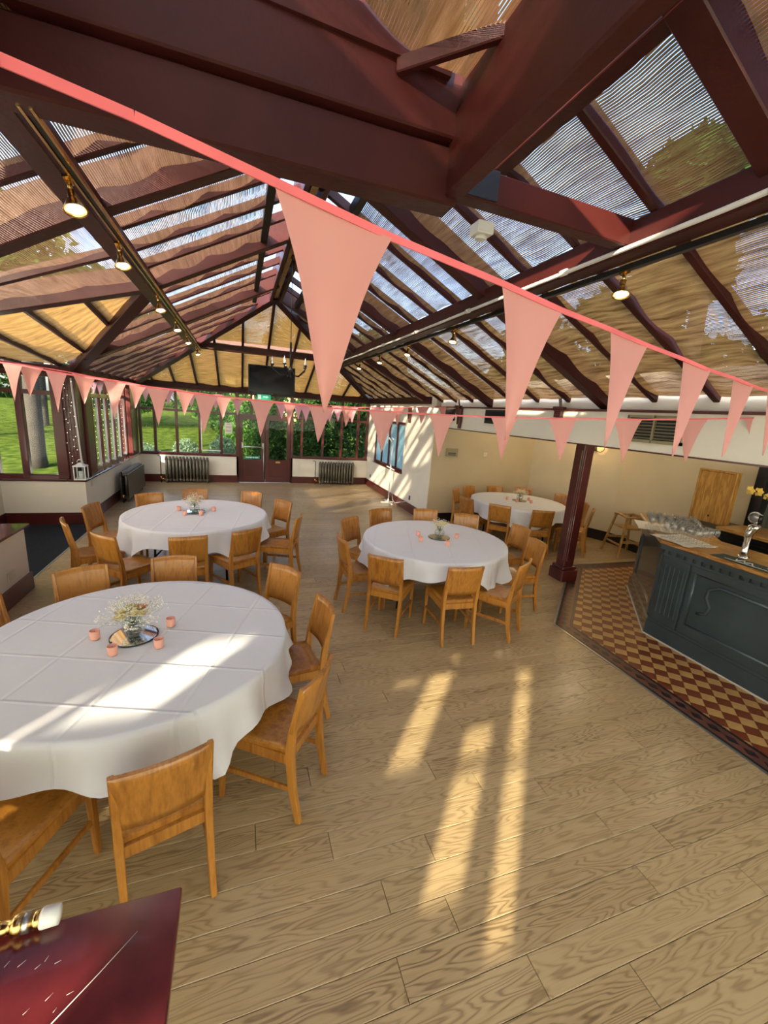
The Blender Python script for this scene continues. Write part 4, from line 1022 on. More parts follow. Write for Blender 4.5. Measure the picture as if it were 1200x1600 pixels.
# ---- radiators
def radiator(name, label, n, pitch, h, depth, loc, rz):
    t = thing(name, label, 'radiator', loc, rz, 'bronze column radiators')
    bm = bmesh.new(); hw = pitch*0.40
    # section : rounded slim column pair with bulged ends
    prof = []
    for yy in (-depth/2, 0):
        pass
    for q in (-1, 1):
        tube(bm, [(0, q*depth*0.28, 0.09), (0, q*depth*0.28, h-0.05)], hw*0.92, 8)
    for zz in (0.085, h-0.055):
        tube(bm, [(0, -depth/2, zz), (0, -depth/2+0.02, zz+0.0), (0, depth/2-0.02, zz), (0, depth/2, zz)], [hw*0.6, hw*1.12, hw*1.12, hw*0.6], 10)
    tube(bm, [(0, -depth*0.42, h-0.03), (0, 0, h-0.005), (0, depth*0.42, h-0.03)], [hw*0.7, hw, hw*0.7], 8)
    bmesh.ops.recalc_face_normals(bm, faces=bm.faces)
    me = bpy.data.meshes.new('section'); bm.to_mesh(me); bm.free(); me.materials.append(M['radiator'])
    for i in range(n): o = link('section', me, t); o.location = ((i-(n-1)/2)*pitch, 0, 0)
    for s in (-1, 1):
        for q in (-1, 1): part('foot', 'radiator', t, lambda bm: tube(bm, [(s*(n-1)/2*pitch, q*depth*0.3, 0), (s*(n-1)/2*pitch, q*depth*0.28, 0.09)], [0.022, 0.016], 8))
    part('pipe', 'iron', t, lambda bm: tube(bm, [(-(n/2+1.2)*pitch, 0, 0.0), (-(n/2+1.2)*pitch, 0, h+0.03), (-(n/2+1.9)*pitch, 0, h+0.03)], 0.012))
    part('valve', 'brass', t, lambda bm: (tube(bm, [(-(n/2+1.2)*pitch, 0, 0.10), (-(n/2)*pitch, 0, 0.10)], 0.016), tube(bm, [(-(n/2+1.2)*pitch, 0, 0.10), (-(n/2+1.2)*pitch, 0, 0.17)], 0.022)))
    return t
radiator('column_radiator', 'bronze column radiator under the far window, left of the doors', 13, 0.083, 0.68, 0.15, (-1.32, YB-0.14, 0), 0)
radiator('column_radiator', 'bronze column radiator under the far window, right of the doors', 13, 0.083, 0.66, 0.15, (2.77, YB-0.14, 0), 0)
rt = radiator('column_radiator', 'bronze column radiator along the left side wall below the sill', 18, 0.083, 0.62, 0.17, (XL+0.16, 10.62, 0), rad(90))
part('side_panel', 'radiator', rt, lambda bm: box(bm, -0.80, 0.80, -0.105, -0.092, 0.06, 0.60), bevel=0.01)

# ---- red column and beam brackets
col = thing('column', 'dark red square timber column beside the alcove', 'column', (4.53, 4.60, 0))
part('shaft', 'red', col, lambda bm: (box(bm, -0.085, 0.085, -0.085, 0.085, 0.22, 2.01), box(bm, -0.095, 0.095, -0.06, 0.06, 0.3, 1.9), box(bm, -0.06, 0.06, -0.095, 0.095, 0.3, 1.9)), bevel=0.006)
part('plinth', 'red', col, lambda bm: (box(bm, -0.14, 0.14, -0.14, 0.14, 0, 0.17), box(bm, -0.12, 0.12, -0.12, 0.12, 0.17, 0.22)), bevel=0.01)
def bracket(y, label, rodtop):
    b = thing('beam_bracket', label, 'bracket', (XR-0.02, y, 2.41), 0, 'red brackets on the white beam')
    part('cap', 'red', b, lambda bm: (box(bm, -0.04, 0.03, -0.085, 0.085, -0.01, 0.02), box(bm, -0.035, 0.019, -0.07, 0.07, -0.035, -0.01), box(bm, -0.03, 0.019, -0.06, 0.06, -0.11, -0.035), box(bm, -0.02, 0.019, -0.045, 0.045, -0.14, -0.11)), bevel=0.005)
    part('rod', 'red', b, lambda bm: bar(bm, (0, 0.01, 0.02), (-0.02, 0.02, rodtop-2.41), 0.03, 0.03))
bracket(4.30, 'red moulded bracket with rod on the white beam, above the column', plane_z(XR-0.05)+0.03)
bracket(6.86, 'red bracket with rod on the white beam, left of the small vents', plane_z(XR-0.05)+0.03)
for yy, lb in ((6.75, 'dark red corbel hanging on the white beam face, nearer one'), (9.1, 'dark red corbel by the frosted window, farther one')):
    c = part('corbel', 'red', None, lambda bm: (box(bm, XR-0.07, XR-0.007, yy-0.05, yy+0.05, 2.10, 2.38), box(bm, XR-0.05, XR-0.007, yy-0.035, yy+0.035, 2.03, 2.10)), bevel=0.008); tag(c, lb, 'bracket', 'corbels')
# ---- grilles on the beam and wall
def grille(y0, y1, z0, z1, label, divs, slats=True, m='vent'):
    g = thing('air_grille', label, 'vent', (XR, (y0+y1)/2, (z0+z1)/2), 0, 'air grilles on the white beam')
    hy, hz = (y1-y0)/2, (z1-z0)/2
    part('back_plate', 'ventdark', g, lambda bm: box(bm, -0.006, -0.002, -hy+0.005, hy-0.005, -hz+0.005, hz-0.005))
    part('frame', m, g, lambda bm: [box(bm, -0.03, -0.002, *q) for q in ((-hy, hy, -hz, -hz+0.03), (-hy, hy, hz-0.025, hz), (-hy, -hy+0.02, -hz, hz), (hy-0.02, hy, -hz, hz))] + [box(bm, -0.03, -0.004, -hy+2*hy*k/divs-0.008, -hy+2*hy*k/divs+0.008, -hz, hz) for k in range(1, divs)])
    ns = 7
    for k in range(ns):
        zz = -hz+0.03+(2*hz-0.055)*(k+0.5)/ns
        part('slat', m, g, lambda bm: bar(bm, (-0.016, -hy+0.02, zz), (-0.016, hy-0.02, zz), 0.018, 0.004, up=(-0.6, 0, 1)))
grille(2.70, 3.30, 2.10, 2.36, 'large khaki air grille on the white beam above the bar', 2)
grille(5.42, 5.95, 2.16, 2.37, 'small dark air grille on the white beam, nearer one', 1, m='ventdark')
grille(7.0, 7.35, 2.16, 2.37, 'small dark air grille on the white beam, farther one', 1, m='ventdark')
hv = thing('wall_vent', 'grey metal extractor vent on the alcove rear wall', 'vent', (4.22, YA, 1.50))
part('plate', 'vent', hv, lambda bm: box(bm, -0.14, 0.14, -0.02, -0.001, -0.085, 0.085), bevel=0.006)
part('slot', 'ventdark', hv, lambda bm: [box(bm, -0.09, 0.09, -0.024, -0.019, zz, zz+0.018) for zz in (-0.055, -0.02)])
sw = part('wall_switch', 'tag', None, lambda bm: box(bm, 4.98, 5.07, YA-0.014, YA-0.001, 1.44, 1.53), bevel=0.004); tag(sw, 'small cream thermostat plate on the alcove rear wall', 'switch')
for i, (p_, lb) in enumerate((((XL+0.23, 5.0, 0.30), 'cream double socket on the low bay wall'),)):
    so_ = part('socket', 'tag', None, lambda bm: (box(bm, XL+0.221, XL+0.232, 4.92, 5.06, 0.27, 0.36)), bevel=0.003); tag(so_, lb, 'socket')
so_ = part('socket', 'tag', None, lambda bm: box(bm, XL+0.001, XL+0.012, 8.42, 8.50, 0.60, 0.70), bevel=0.003); tag(so_, 'small cream plate on the wall under the lantern sill', 'socket')
so_ = part('socket', 'black', None, lambda bm: box(bm, XR-0.012, XR-0.001, 8.75, 8.82, 0.28, 0.38), bevel=0.003); tag(so_, 'dark socket low on the white right wall, nearer one', 'socket')
so_ = part('socket', 'black', None, lambda bm: box(bm, XR-0.012, XR-0.001, 11.9, 11.97, 0.28, 0.38), bevel=0.003); tag(so_, 'dark socket low on the white right wall, near the far corner', 'socket')
# ---- sconce
sc = thing('wall_sconce', 'curled iron wall sconce glowing on the alcove wall', 'wall lamp', (6.765, 6.62, 1.86), rad(23.2))
part('backplate', 'iron', sc, lambda bm: box(bm, -0.03, 0.0, -0.03, 0.03, -0.10, 0.08), bevel=0.004)
for s in (-1, 1):
    part('arm', 'iron', sc, lambda bm: tube(bm, [(-0.03, s*(0.02+0.09*(1-cos(a))), -0.02-0.09*sin(a)) for a in [k*pi/8 for k in range(9)]], 0.007, 6))
    part('bulb', 'warmbulb', sc, lambda bm: lathe(bm, [(0, 0), (0.018, 0.01), (0.02, 0.03), (0.008, 0.06), (0, 0.075)], 10, (-0.03, s*0.20, -0.015)))
ld = bpy.data.lights.new('sconce_light', 'POINT'); ld.energy = 6; ld.color = (1, 0.62, 0.25); ld.shadow_soft_size = 0.04
lo_ = bpy.data.objects.new('sconce_light', ld); COL.objects.link(lo_); lo_.parent = sc; lo_.location = (-0.14, 0, 0.10)
for k, (x, y) in enumerate(((5.4, 6.9), (5.6, 5.0), (5.7, 3.1), (5.7, 1.2))):  # lamps out of view, added as fill for the dark alcove
    dl = thing('fill_lamp', 'added unseen fill lamp in the alcove ceiling, %s from the rear wall' % ORD[k], 'fill_lamp', (x, y, 2.55), 0, 'added alcove fill lamps')
    part('trim_ring', 'whitepaint', dl, lambda bm: lathe(bm, [(0.045, -0.002), (0.06, -0.002), (0.06, -0.008), (0.045, -0.012), (0.045, -0.002)], 20))
    part('lens', 'bulb', dl, lambda bm: lathe(bm, [(0, -0.002), (0.045, -0.002), (0.045, -0.006), (0, -0.006)], 20))
    ld = bpy.data.lights.new('fill_lamp_light', 'POINT'); ld.energy = 8.5; ld.color = (1, 0.84, 0.58); ld.shadow_soft_size = 0.06
    lo_ = bpy.data.objects.new('fill_lamp_light', ld); COL.objects.link(lo_); lo_.parent = dl; lo_.location = (0, 0, -0.09)
# ---- television, exit sign, notice
tv = thing('television', 'black flat television hung under the far roof', 'television', (0.745, 10.5, 2.44), rad(3))
part('screen', 'tvblack', tv, lambda bm: box(bm, -0.515, 0.515, -0.02, 0.02, 0.03, 0.62), bevel=0.004)
part('bezel', 'black', tv, lambda bm: [box(bm, *q) for q in ((-0.53, 0.53, -0.028, 0.03, 0.0, 0.03), (-0.53, 0.53, -0.028, 0.03, 0.62, 0.64), (-0.53, -0.515, -0.028, 0.03, 0.0, 0.64), (0.515, 0.53, -0.028, 0.03, 0.0, 0.64))])
part('mount', 'iron', tv, lambda bm: (box(bm, -0.12, 0.12, 0.03, 0.06, 0.2, 0.5), tube(bm, [(0, 0.05, 0.45), (0, 0.05, 0.78)], 0.025)))
part('logo', 'grey', tv, lambda bm: box(bm, -0.02, 0.02, -0.03, -0.0285, 0.01, 0.02))
ex = thing('exit_sign', 'green fire exit sign below the television', 'sign', (0.66, YB-0.10, 2.42))
part('panel', 'green', ex, lambda bm: box(bm, -0.18, 0.18, -0.012, 0.012, -0.09, 0.05), bevel=0.002)
part('arrow', 'signwhite', ex, lambda bm: (box(bm, 0.02, 0.10, -0.016, -0.0125, -0.03, -0.01), prism_xz(bm, [(0.09, -0.055), (0.15, -0.02), (0.09, 0.015)], -0.016, -0.0125))) if False else None
def prism_xz(bm, poly, y0, y1):
    a = [bm.verts.new((x, y0, z)) for x, z in poly]; b = [bm.verts.new((x, y1, z)) for x, z in poly]
    bm.faces.new(a); bm.faces.new(b[::-1]); n = len(poly)
    for i in range(n): bm.faces.new((a[i], b[i], b[(i+1) % n], a[(i+1) % n]))
part('pictogram', 'signwhite', ex, lambda bm: (prism_xz(bm, [(-0.15, -0.07), (-0.08, -0.07), (-0.08, 0.035), (-0.15, 0.035)], -0.016, -0.0125), prism_xz(bm, [(-0.02, -0.02), (0.06, -0.02), (0.06, -0.045), (0.13, -0.01), (0.06, 0.025), (0.06, 0.0), (-0.02, 0.0)], -0.016, -0.0125)))
nt_ = thing('window_notice', 'white paper notice taped inside the far window by the doors', 'notice', (-0.27, YB+0.06, 1.50))
part('sheet', 'paper', nt_, lambda bm: box(bm, -0.10, 0.10, -0.003, 0.0, -0.15, 0.15))
part('print', 'grey', nt_, lambda bm: [box(bm, -0.07, 0.07, -0.005, -0.0035, z, z+0.06) for z in (-0.10, 0.0)] + [box(bm, -0.05, 0.05, -0.005, -0.0035, 0.09, 0.12)])
# ---- chandelier
chn = thing('chandelier', 'black iron candle chandelier hanging from the ridge', 'chandelier', (0.66, 5.95, 2.66))
part('rod', 'iron', chn, lambda bm: (tube(bm, [(0, 0, 0.05), (0, 0, 0.36)], 0.014), tube(bm, [(0, 0, 0.36), (0, 0, 1.50)], 0.005, 5)))
part('finial', 'iron', chn, lambda bm: lathe(bm, [(0, -0.10), (0.012, -0.07), (0.006, -0.03), (0.03, 0.0), (0.035, 0.03), (0.015, 0.06), (0, 0.07)], 12))
for k in range(5):
    a = 2*pi*k/5+0.5; R2 = 0.235; d = Vector((cos(a), sin(a), 0))
    ar = part('arm', 'iron', chn, lambda bm: tube(bm, [d*0.02+Vector((0, 0, 0.02)), d*0.07+Vector((0, 0, -0.055)), d*0.13+Vector((0, 0, -0.06)), d*R2+Vector((0, 0, 0.02)), d*R2+Vector((0, 0, 0.06))], 0.007, 6))
    part('cup', 'iron', ar, lambda bm: lathe(bm, [(0, 0.05), (0.022, 0.06), (0.026, 0.075), (0, 0.07)], 10, d*R2))
    part('candle_tube', 'whitepaint', ar, lambda bm: lathe(bm, [(0.011, 0.07), (0.011, 0.13), (0.004, 0.155), (0, 0.17)], 8, d*R2))
# ---- spotlights on brass tracks
def spot(loc, tilt, label, k):
    s = thing('spotlight', label, 'spotlight', loc, 0, 'brass track spotlights')
    s.rotation_euler = tilt
    part('bracket', 'brass', s, lambda bm: (tube(bm, [(0, 0, 0.06), (0, 0, 0.005)], 0.011, 8), box(bm, -0.016, 0.016, -0.03, 0.03, 0.055, 0.07)))
    part('housing', 'brass', s, lambda bm: lathe(bm, [(0.0, 0.01), (0.018, 0.008), (0.020, -0.03), (0.030, -0.045), (0.050, -0.085), (0.053, -0.09), (0.050, -0.092), (0.046, -0.085), (0.030, -0.06), (0, -0.055)], 18))
    part('bulb', 'bulb', s, lambda bm: lathe(bm, [(0, -0.092), (0.024, -0.090), (0.036, -0.083), (0.028, -0.064), (0, -0.062)], 16))
    ld = bpy.data.lights.new('spot_light', 'SPOT'); ld.energy = 9; ld.color = (1, 0.78, 0.48); ld.spot_size = rad(75); ld.spot_blend = 0.6; ld.shadow_soft_size = 0.035
    lo_ = bpy.data.objects.new('spot_light', ld); COL.objects.link(lo_); lo_.parent = s; lo_.location = (0, 0, -0.10)
tkL = thing('spotlight_track', 'brass lighting track along the left purlin', 'track', (PXL+0.12, 2.2, PZ-0.08))
part('rail', 'brass', tkL, lambda bm: [box(bm, x-0.006, x+0.006, 0, 7.9, -0.006, 0.012) for x in (-0.02, 0.02)])
part('rail', 'iron', tkL, lambda bm: box(bm, -0.012, 0.012, 0, 7.9, 0.0, 0.02))
tkR = thing('spotlight_track', 'black lighting track along the right purlin', 'track', (PXR+0.10, 0.4, plane_z(PXR)-0.09))
part('rail', 'black', tkR, lambda bm: box(bm, -0.018, 0.018, 0, 9.6, -0.012, 0.02))
for k, yy in enumerate((2.72, 3.63, 5.14, 6.42, 7.70, 9.40)):
    spot((PXL+0.10, yy, PZ-0.155), (-0.28, -0.22, 0), 'lit brass spotlight on the left track, %s from the camera' % ORD[k], k)
for k, yy in enumerate((2.26, 4.5, 5.87, 7.14, 8.45)):
    spot((PXR+0.09, yy, plane_z(PXR)-0.165), (-0.22, 0.22, 0), 'lit brass spotlight on the right track, %s from the camera' % ORD[k], k)
# ---- lantern and fairy lights on the bay sill
la = thing('lantern', 'white metal candle lantern on the dark red sill', 'lantern', (-2.50, 8.16, SILLZ+0.006))
part('base', 'whitepaint', la, lambda bm: (box(bm, -0.085, 0.085, -0.085, 0.085, 0, 0.02)), bevel=0.003)
part('lid', 'whitepaint', la, lambda bm: (box(bm, -0.09, 0.09, -0.09, 0.09, 0.22, 0.24), lathe(bm, [(0.085, 0.24), (0.04, 0.28), (0.02, 0.285), (0, 0.285)], 4, axis=Matrix.Rotation(pi/4, 3, 'Z'), smooth=False)), bevel=0.003)
for sx in (-1, 1):
    for sy in (-1, 1): part('post', 'whitepaint', la, lambda bm: box(bm, sx*0.078-0.007, sx*0.078+0.007, sy*0.078-0.007, sy*0.078+0.007, 0.02, 0.22))
part('pillar_candle', 'whitepaint', la, lambda bm: lathe(bm, [(0, 0.02), (0.035, 0.02), (0.035, 0.14), (0, 0.138)], 14))
for a in range(4):
    part('pane', 'glass', la, lambda bm: bar(bm, (cos(a*pi/2)*0.078-sin(a*pi/2)*0.07, sin(a*pi/2)*0.078+cos(a*pi/2)*0.07, 0.02), (cos(a*pi/2)*0.078+sin(a*pi/2)*0.07, sin(a*pi/2)*0.078-cos(a*pi/2)*0.07, 0.02), 0.003, 0.2))
part('handle', 'whitepaint', la, lambda bm: tube(bm, [(0.045*cos(k*pi/8), 0, 0.285+0.05*sin(k*pi/8)) for k in range(9)], 0.004, 6))
po = part('white_pole', 'whitepaint', None, lambda bm: tube(bm, [(-2.50, 8.27, SILLZ+0.006), (-2.56, 8.30, 2.4)], 0.014)); tag(po, 'thin white pole rising behind the lantern', 'pole')
rl = random.Random(21)
def fairy(name, label, pts):
    f = thing(name, label, 'string lights', pts[0], 0, 'fairy light strings'); o0 = Vector(pts[0])
    part('wire', 'iron', f, lambda bm: tube(bm, [Vector(p)-o0 for p in pts], 0.0025, 4))
    for p in pts[1:-1:1]:
        part('bulb', 'fairy', f, lambda bm: lathe(bm, [(0, -0.006), (0.005, 0), (0, 0.009)], 6, Vector(p)-o0))
fairy('fairy_lights', 'fairy lights wound down the red corner post of the bay', [(-2.62+0.07*sin(k*1.9), 8.285-0.01*cos(k), 2.4-k*0.055) for k in range(27)])
fairy('fairy_lights', 'fairy lights hanging along the left window mullions, nearer string', [(-2.49+0.02*sin(k*2.3), 8.62+0.05*sin(k*1.3), 2.38-k*0.07) for k in range(22)])
for q, yv in enumerate((9.36, 9.85, 10.34, 10.83, 11.32)):
    fairy('fairy_lights', 'fairy lights down a left window mullion, %s mullion from the lantern' % ORD[q], [(XL-0.115+0.01*sin(k*2), yv+0.02*sin(k*1.7), 2.38-k*0.1) for k in range(0, 16)])
# white stand on the frosted window sill
st = thing('white_stand', 'slim white stand with crossed feet before the frosted window', 'stand', (XR-0.17, 9.75, 0.0))
part('pole', 'whitepaint', st, lambda bm: tube(bm, [(0, 0, 0.05), (0, 0, 1.55)], 0.016))
part('foot', 'whitepaint', st, lambda bm: (bar(bm, (0.0, -0.28, 0.0), (0.0, 0.28, 0.0), 0.03, 0.03), bar(bm, (-0.2, 0, 0.0), (0.13, 0, 0.0), 0.03, 0.03), tube(bm, [(0, 0, 0.03), (0, 0, 0.1)], 0.022)))
part('arm', 'whitepaint', st, lambda bm: (bar(bm, (0, -0.25, 0.86), (0, 0.28, 0.88), 0.025, 0.025), tube(bm, [(0, 0, 1.5), (-0.05, 0.12, 1.62), (-0.05, 0.2, 1.55)], 0.012), tube(bm, [(0, 0, 1.5), (-0.05, -0.1, 1.64), (-0.05, -0.2, 1.60)], 0.012)))
ca = part('wall_cable', 'whitepaint', None, lambda bm: tube(bm, [(XR-0.035, 10.1, 0.02), (XR-0.04, 9.9, 0.25), (XR-0.03, 9.8, 0.05), (XR-0.04, 9.6, 0.02), (XR-0.04, 8.9, 0.22)], 0.006, 6)); tag(ca, 'loose white cable along the right wall skirting', 'cable')

# ==================================================================== SECTION: bunting
def to_local(o, P): return P-o
def bunting(name, label, pathpts, flags, fm, tapew, sagless=False, width=0.0):
    """pathpts: [(px,py,depth)], flags: [(l(px,py,d), r, tip)]"""
    P = [at_depth(*p) for p in pathpts]; o0 = P[0]
    b = thing(name, label, 'bunting', o0)
    bm = bmesh.new()
    for p, q in zip(P, P[1:]): bar(bm, p-o0, q-o0, 0.0025, tapew, off=-tapew*0.3)
    obj('tape', bm, 'tape', b)
    rnd = random.Random(len(flags))
    for (l, r, tip) in flags:
        A, B_, C_ = at_depth(*l)-o0, at_depth(*r)-o0, at_depth(*tip)-o0
        nrm = (B_-A).cross(C_-A).normalized(); bm = bmesh.new(); n = 8; rows = []; amp = (B_-A).length*rnd.uniform(0.04, 0.09); ph = rnd.uniform(0, 6)
        for j in range(n+1):
            v = j/n; row = []
            for i in range(n-j+1 if False else n+1):
                u = i/n
                mid = (A+B_)/2
                p = (A+(B_-A)*u)*(1-v)+C_*v
                pin = 1-0.18*sin(pi*v)            # sides curve inwards
                base = ((A+B_)/2)*(1-v)+C_*v
                p = base+(p-base)*pin
                p = p+nrm*(amp*sin(pi*u+ph*0.1)*sin(2.2*v+0.4)*(1-v*0.5))
                row.append(bm.verts.new(p))
            rows.append(row)
        for j in range(n):
            for i in range(n):
                f = bm.faces.new((rows[j][i], rows[j][i+1], rows[j+1][i+1], rows[j+1][i])); f.smooth = True
        bmesh.ops.remove_doubles(bm, verts=bm.verts, dist=1e-6)
        obj('flag', bm, fm, b, recalc=False)
    return b
# nearest string
S0 = [(-60, 70, .40), (0, 97, .44), (210, 186, .53), (430, 288, .62), (611, 373, .74), (785, 445, .90), (878, 487, 1.03), (955, 517, 1.18), (1011, 541, 1.32), (1069, 563, 1.44), (1109, 580, 1.58), (1147, 592, 1.76), (1176, 604, 1.92), (1200, 612, 2.08), (1245, 630, 2.3)]
bunting('bunting', 'string of large pink pennants hanging closest to the camera', S0,
    [((430, 288, .62), (611, 373, .74), (507, 645, .75)), ((785, 445, .90), (878, 487, 1.03), (790, 688, 1.03)), ((955, 517, 1.18), (1011, 541, 1.32), (945, 698, 1.31)), ((1069, 563, 1.44), (1109, 580, 1.58), (1051, 713, 1.57)), ((1147, 592, 1.76), (1176, 604, 1.92), (1129, 714, 1.9)), ((1200, 612, 2.08), (1222, 621, 2.2), (1192, 712, 2.2))], 'flag', 0.013)
# middle string across the room
def dS1(x): return 3.55-0.35*x/1200
f1 = [(3, 567, 35, 571.5, 23, 628), (70.6, 579, 105, 585, 91, 644), (161, 594, 197, 600, 179, 656), (228, 605, 266, 609, 248, 666), (302.7, 615, 341, 619.5, 318, 678), (390.7, 625, 428, 629, 407, 683), (482, 634.5, 522, 638.5, 496.6, 692), (576, 642, 622, 644.5, 596, 707), (671, 648, 711, 649.6, 684.7, 714), (767.5, 652, 809, 653, 783, 719), (857, 654, 902, 655, 875, 722), (959.5, 655, 1003, 656, 972, 724), (1058, 655.5, 1106, 655, 1070, 723), (1163, 654, 1210, 653, 1178, 721)]
path = [(-60, 554, dS1(-60))]
for l0, l1, r0, r1, t0, t1 in f1: path += [(l0, l1, dS1(l0)), (r0, r1, dS1(r0))]
bunting('bunting', 'string of pink pennants stretched across the middle of the room', path + [(1290, 651, dS1(1290))], [((a, b, dS1(a)), (c_, d, dS1(c_)), (e, f, dS1(e)+0.07)) for a, b, c_, d, e, f in f1], 'flag', 0.012)
# second string, receding to the right
f2 = [(26.6, 568, 68, 575, 47, 619), (112, 582.5, 150, 590, 132, 632), (200, 598, 229, 604, 211, 639), (274, 609, 305, 614, 288, 649), (335, 618, 362, 621, 348, 655), (443, 629, 463, 631, 451, 665), (532, 635, 556, 636.5, 540, 667), (613, 637, 631.5, 637, 620.5, 666), (651.7, 636.5, 671, 636.5, 657.7, 663), (684, 636, 713, 636, 692, 662), (715, 636, 727, 636, 720, 663)]
def dS2(x): return 4.4 + 3.5*min(1, max(-0.1, x/690))
path = [(-40, 556, dS2(-40))]
for l0, l1, r0, r1, t0, t1 in f2: path += [(l0, l1, dS2(l0)), (r0, r1, dS2(r0))]
bunting('bunting', 'pink pennant string receding towards the end of the white beam', path, [((a, b, dS2(a)), (c_, d, dS2(c_)), (e, f, dS2(e)+0.07)) for a, b, c_, d, e, f in f2], 'flag', 0.012)
# far string
tips = [(146, 617), (156, 618), (227.5, 628), (263, 634), (299, 637), (337, 641), (371, 649), (440, 655), (466, 655), (478, 659), (515, 660), (528, 659), (550, 661), (590, 661)]
def yS3(x): return 592+ (x-140)*0.103 if x < 360 else 614.6+(x-360)*0.10
f3 = [(tx-9.5, ty-24.5, tx+9.5, ty-23.5, tx, ty) for tx, ty in tips]
path = [(120, 590, 8.0)]
for q in f3: path += [(q[0], q[1], 8.0), (q[2], q[3], 8.0)]
path = sorted(path) + [(640, 637, 8.0)]
bunting('bunting', 'muted pink pennant string farthest away, by the far windows', path, [((a, b, 8.0), (c_, d, 8.0), (e, f, 8.05)) for a, b, c_, d, e, f in f3], 'flagmauve', 0.012)
# ==================================================================== SECTION: bar
BT = 1.10
BF = 4.33
b1, b2 = (BF, 3.04), (5.35, 4.14)
bar_poly = [(BF, YR+0.3), b1, b2, (5.75, 3.75), (4.98, 2.9), (4.98, YR+0.3)]
def off_poly(d):
    # grow the front edges outward by d
    s = Vector((b2[0]-b1[0], b2[1]-b1[1])).normalized(); nrm = Vector((-s.y, s.x))
    p1 = Vector((BF-d, 0)); A = Vector(b1)+nrm*d
    t = (p1.x-A.x)/s.x; c1 = A+s*t; c2 = Vector(b2)+nrm*d
    return [(BF-d, YR+0.3), tuple(c1), tuple(c2), (5.75, 3.75), (4.98, 2.9), (4.98, YR+0.3)]
bc = thing('bar_counter', 'blue-grey panelled bar counter with oak top', 'bar counter', (0, 0, 0))
part('body', 'bar', bc, lambda bm: prism(bm, bar_poly, 0.0, 1.0))
part('plinth', 'bar', bc, lambda bm: (prism(bm, off_poly(0.03), 0.0, 0.17), prism(bm, off_poly(0.018), 0.17, 0.20)))
part('toe_trim', 'grey', bc, lambda bm: prism(bm, off_poly(0.042), 0.0, 0.012))
part('cornice', 'bar', bc, lambda bm: (prism(bm, off_poly(0.02), 0.93, 0.955), prism(bm, off_poly(0.06), 1.035, 1.052), prism(bm, off_poly(0.045), 1.0, 1.036)))
part('oak_top', 'oakbar', bc, lambda bm: prism(bm, off_poly(0.075), 1.055, BT), bevel=0.012)
dd = bmesh.new(); box(dd, -0.03, 0.0, -0.02, 0.02, 0.955, 1.0); bmesh.ops.recalc_face_normals(dd, faces=dd.faces); dme = bpy.data.meshes.new('dentil'); dd.to_mesh(dme); dd.free(); dme.materials.append(M['bar'])
for k in range(34):
    yy = 3.0-k*0.085
    o = link('dentil', dme, bc); o.location = (BF-0.0, yy, 0)
sdir2 = Vector((b2[0]-b1[0], b2[1]-b1[1])).normalized(); n2 = Vector((-sdir2.y, sdir2.x)); ang2 = math.atan2(n2.y, n2.x)-pi
for k in range(17):
    q = Vector(b1)+sdir2*(0.05+k*0.085); o = link('dentil', dme, bc); o.location = (q.x, q.y, 0); o.rotation_euler = (0, 0, ang2)
# front face : pilasters with flutes, framed panels with curved moulding
def pil(y0, y1, par):
    p = part('pilaster', 'bar', par, lambda bm: box(bm, BF-0.022, BF+0.01, y0, y1, 0.20, 0.93), bevel=0.004)
    n = 5
    for k in range(n):
        yy = y0+(y1-y0)*(k+0.8)/(n+0.6)
        part('flute', 'bar', p, lambda bm: box(bm, BF-0.031, BF-0.020, yy-0.009, yy+0.009, 0.30, 0.84), bevel=0.003)
def panel(y0, y1, par):
    part('panel_frame', 'bar', par, lambda bm: [box(bm, BF-0.02, BF+0.005, *q) for q in ((y0, y1, 0.86, 0.93), (y0, y1, 0.20, 0.30), (y0, y0+0.05, 0.30, 0.86), (y1-0.05, y1, 0.30, 0.86))], bevel=0.004)
    part('panel_moulding', 'bar', par, lambda bm: [tube(bm, [(BF-0.004, a, b) for a, b in pts], 0.014, 8) for pts in (
        [(y0+0.05, 0.30), (y1-0.05, 0.30)], [(y0+0.05, 0.86), (y1-0.05, 0.86)], [(y0+0.05, 0.30), (y0+0.05, 0.86)], [(y1-0.05, 0.30), (y1-0.05, 0.86)])])
    ym = y1-0.12
    part('curved_moulding', 'bar', par, lambda bm: tube(bm, [(BF-0.004, ym-0.02, 0.47), (BF-0.006, ym-0.10, 0.50), (BF-0.006, ym-0.12, 0.58), (BF-0.006, ym-0.07, 0.66), (BF-0.006, ym-0.08, 0.75), (BF-0.006, ym-0.17, 0.80), (BF-0.006, ym-0.30, 0.80), (BF-0.004, y0+0.10, 0.79)], 0.017, 8))
pil(2.74, 3.02, bc); panel(1.86, 2.72, bc); pil(1.56, 1.84, bc); panel(0.68, 1.54, bc)
# facet panel
fp = part('facet_panel', 'bar', bc, lambda bm: [bar(bm, (Vector((*b1, z0))+Vector((*sdir2, 0))*a+Vector((*n2, 0))*0.006), (Vector((*b1, z0))+Vector((*sdir2, 0))*b+Vector((*n2, 0))*0.006), 0.02, z1-z0) for a, b, z0, z1 in ((0.08, 0.16, 0.2, 0.93), (0.16, 1.35, 0.86, 0.93), (0.16, 1.35, 0.2, 0.3), (1.30, 1.42, 0.2, 0.93))], bevel=0.003)
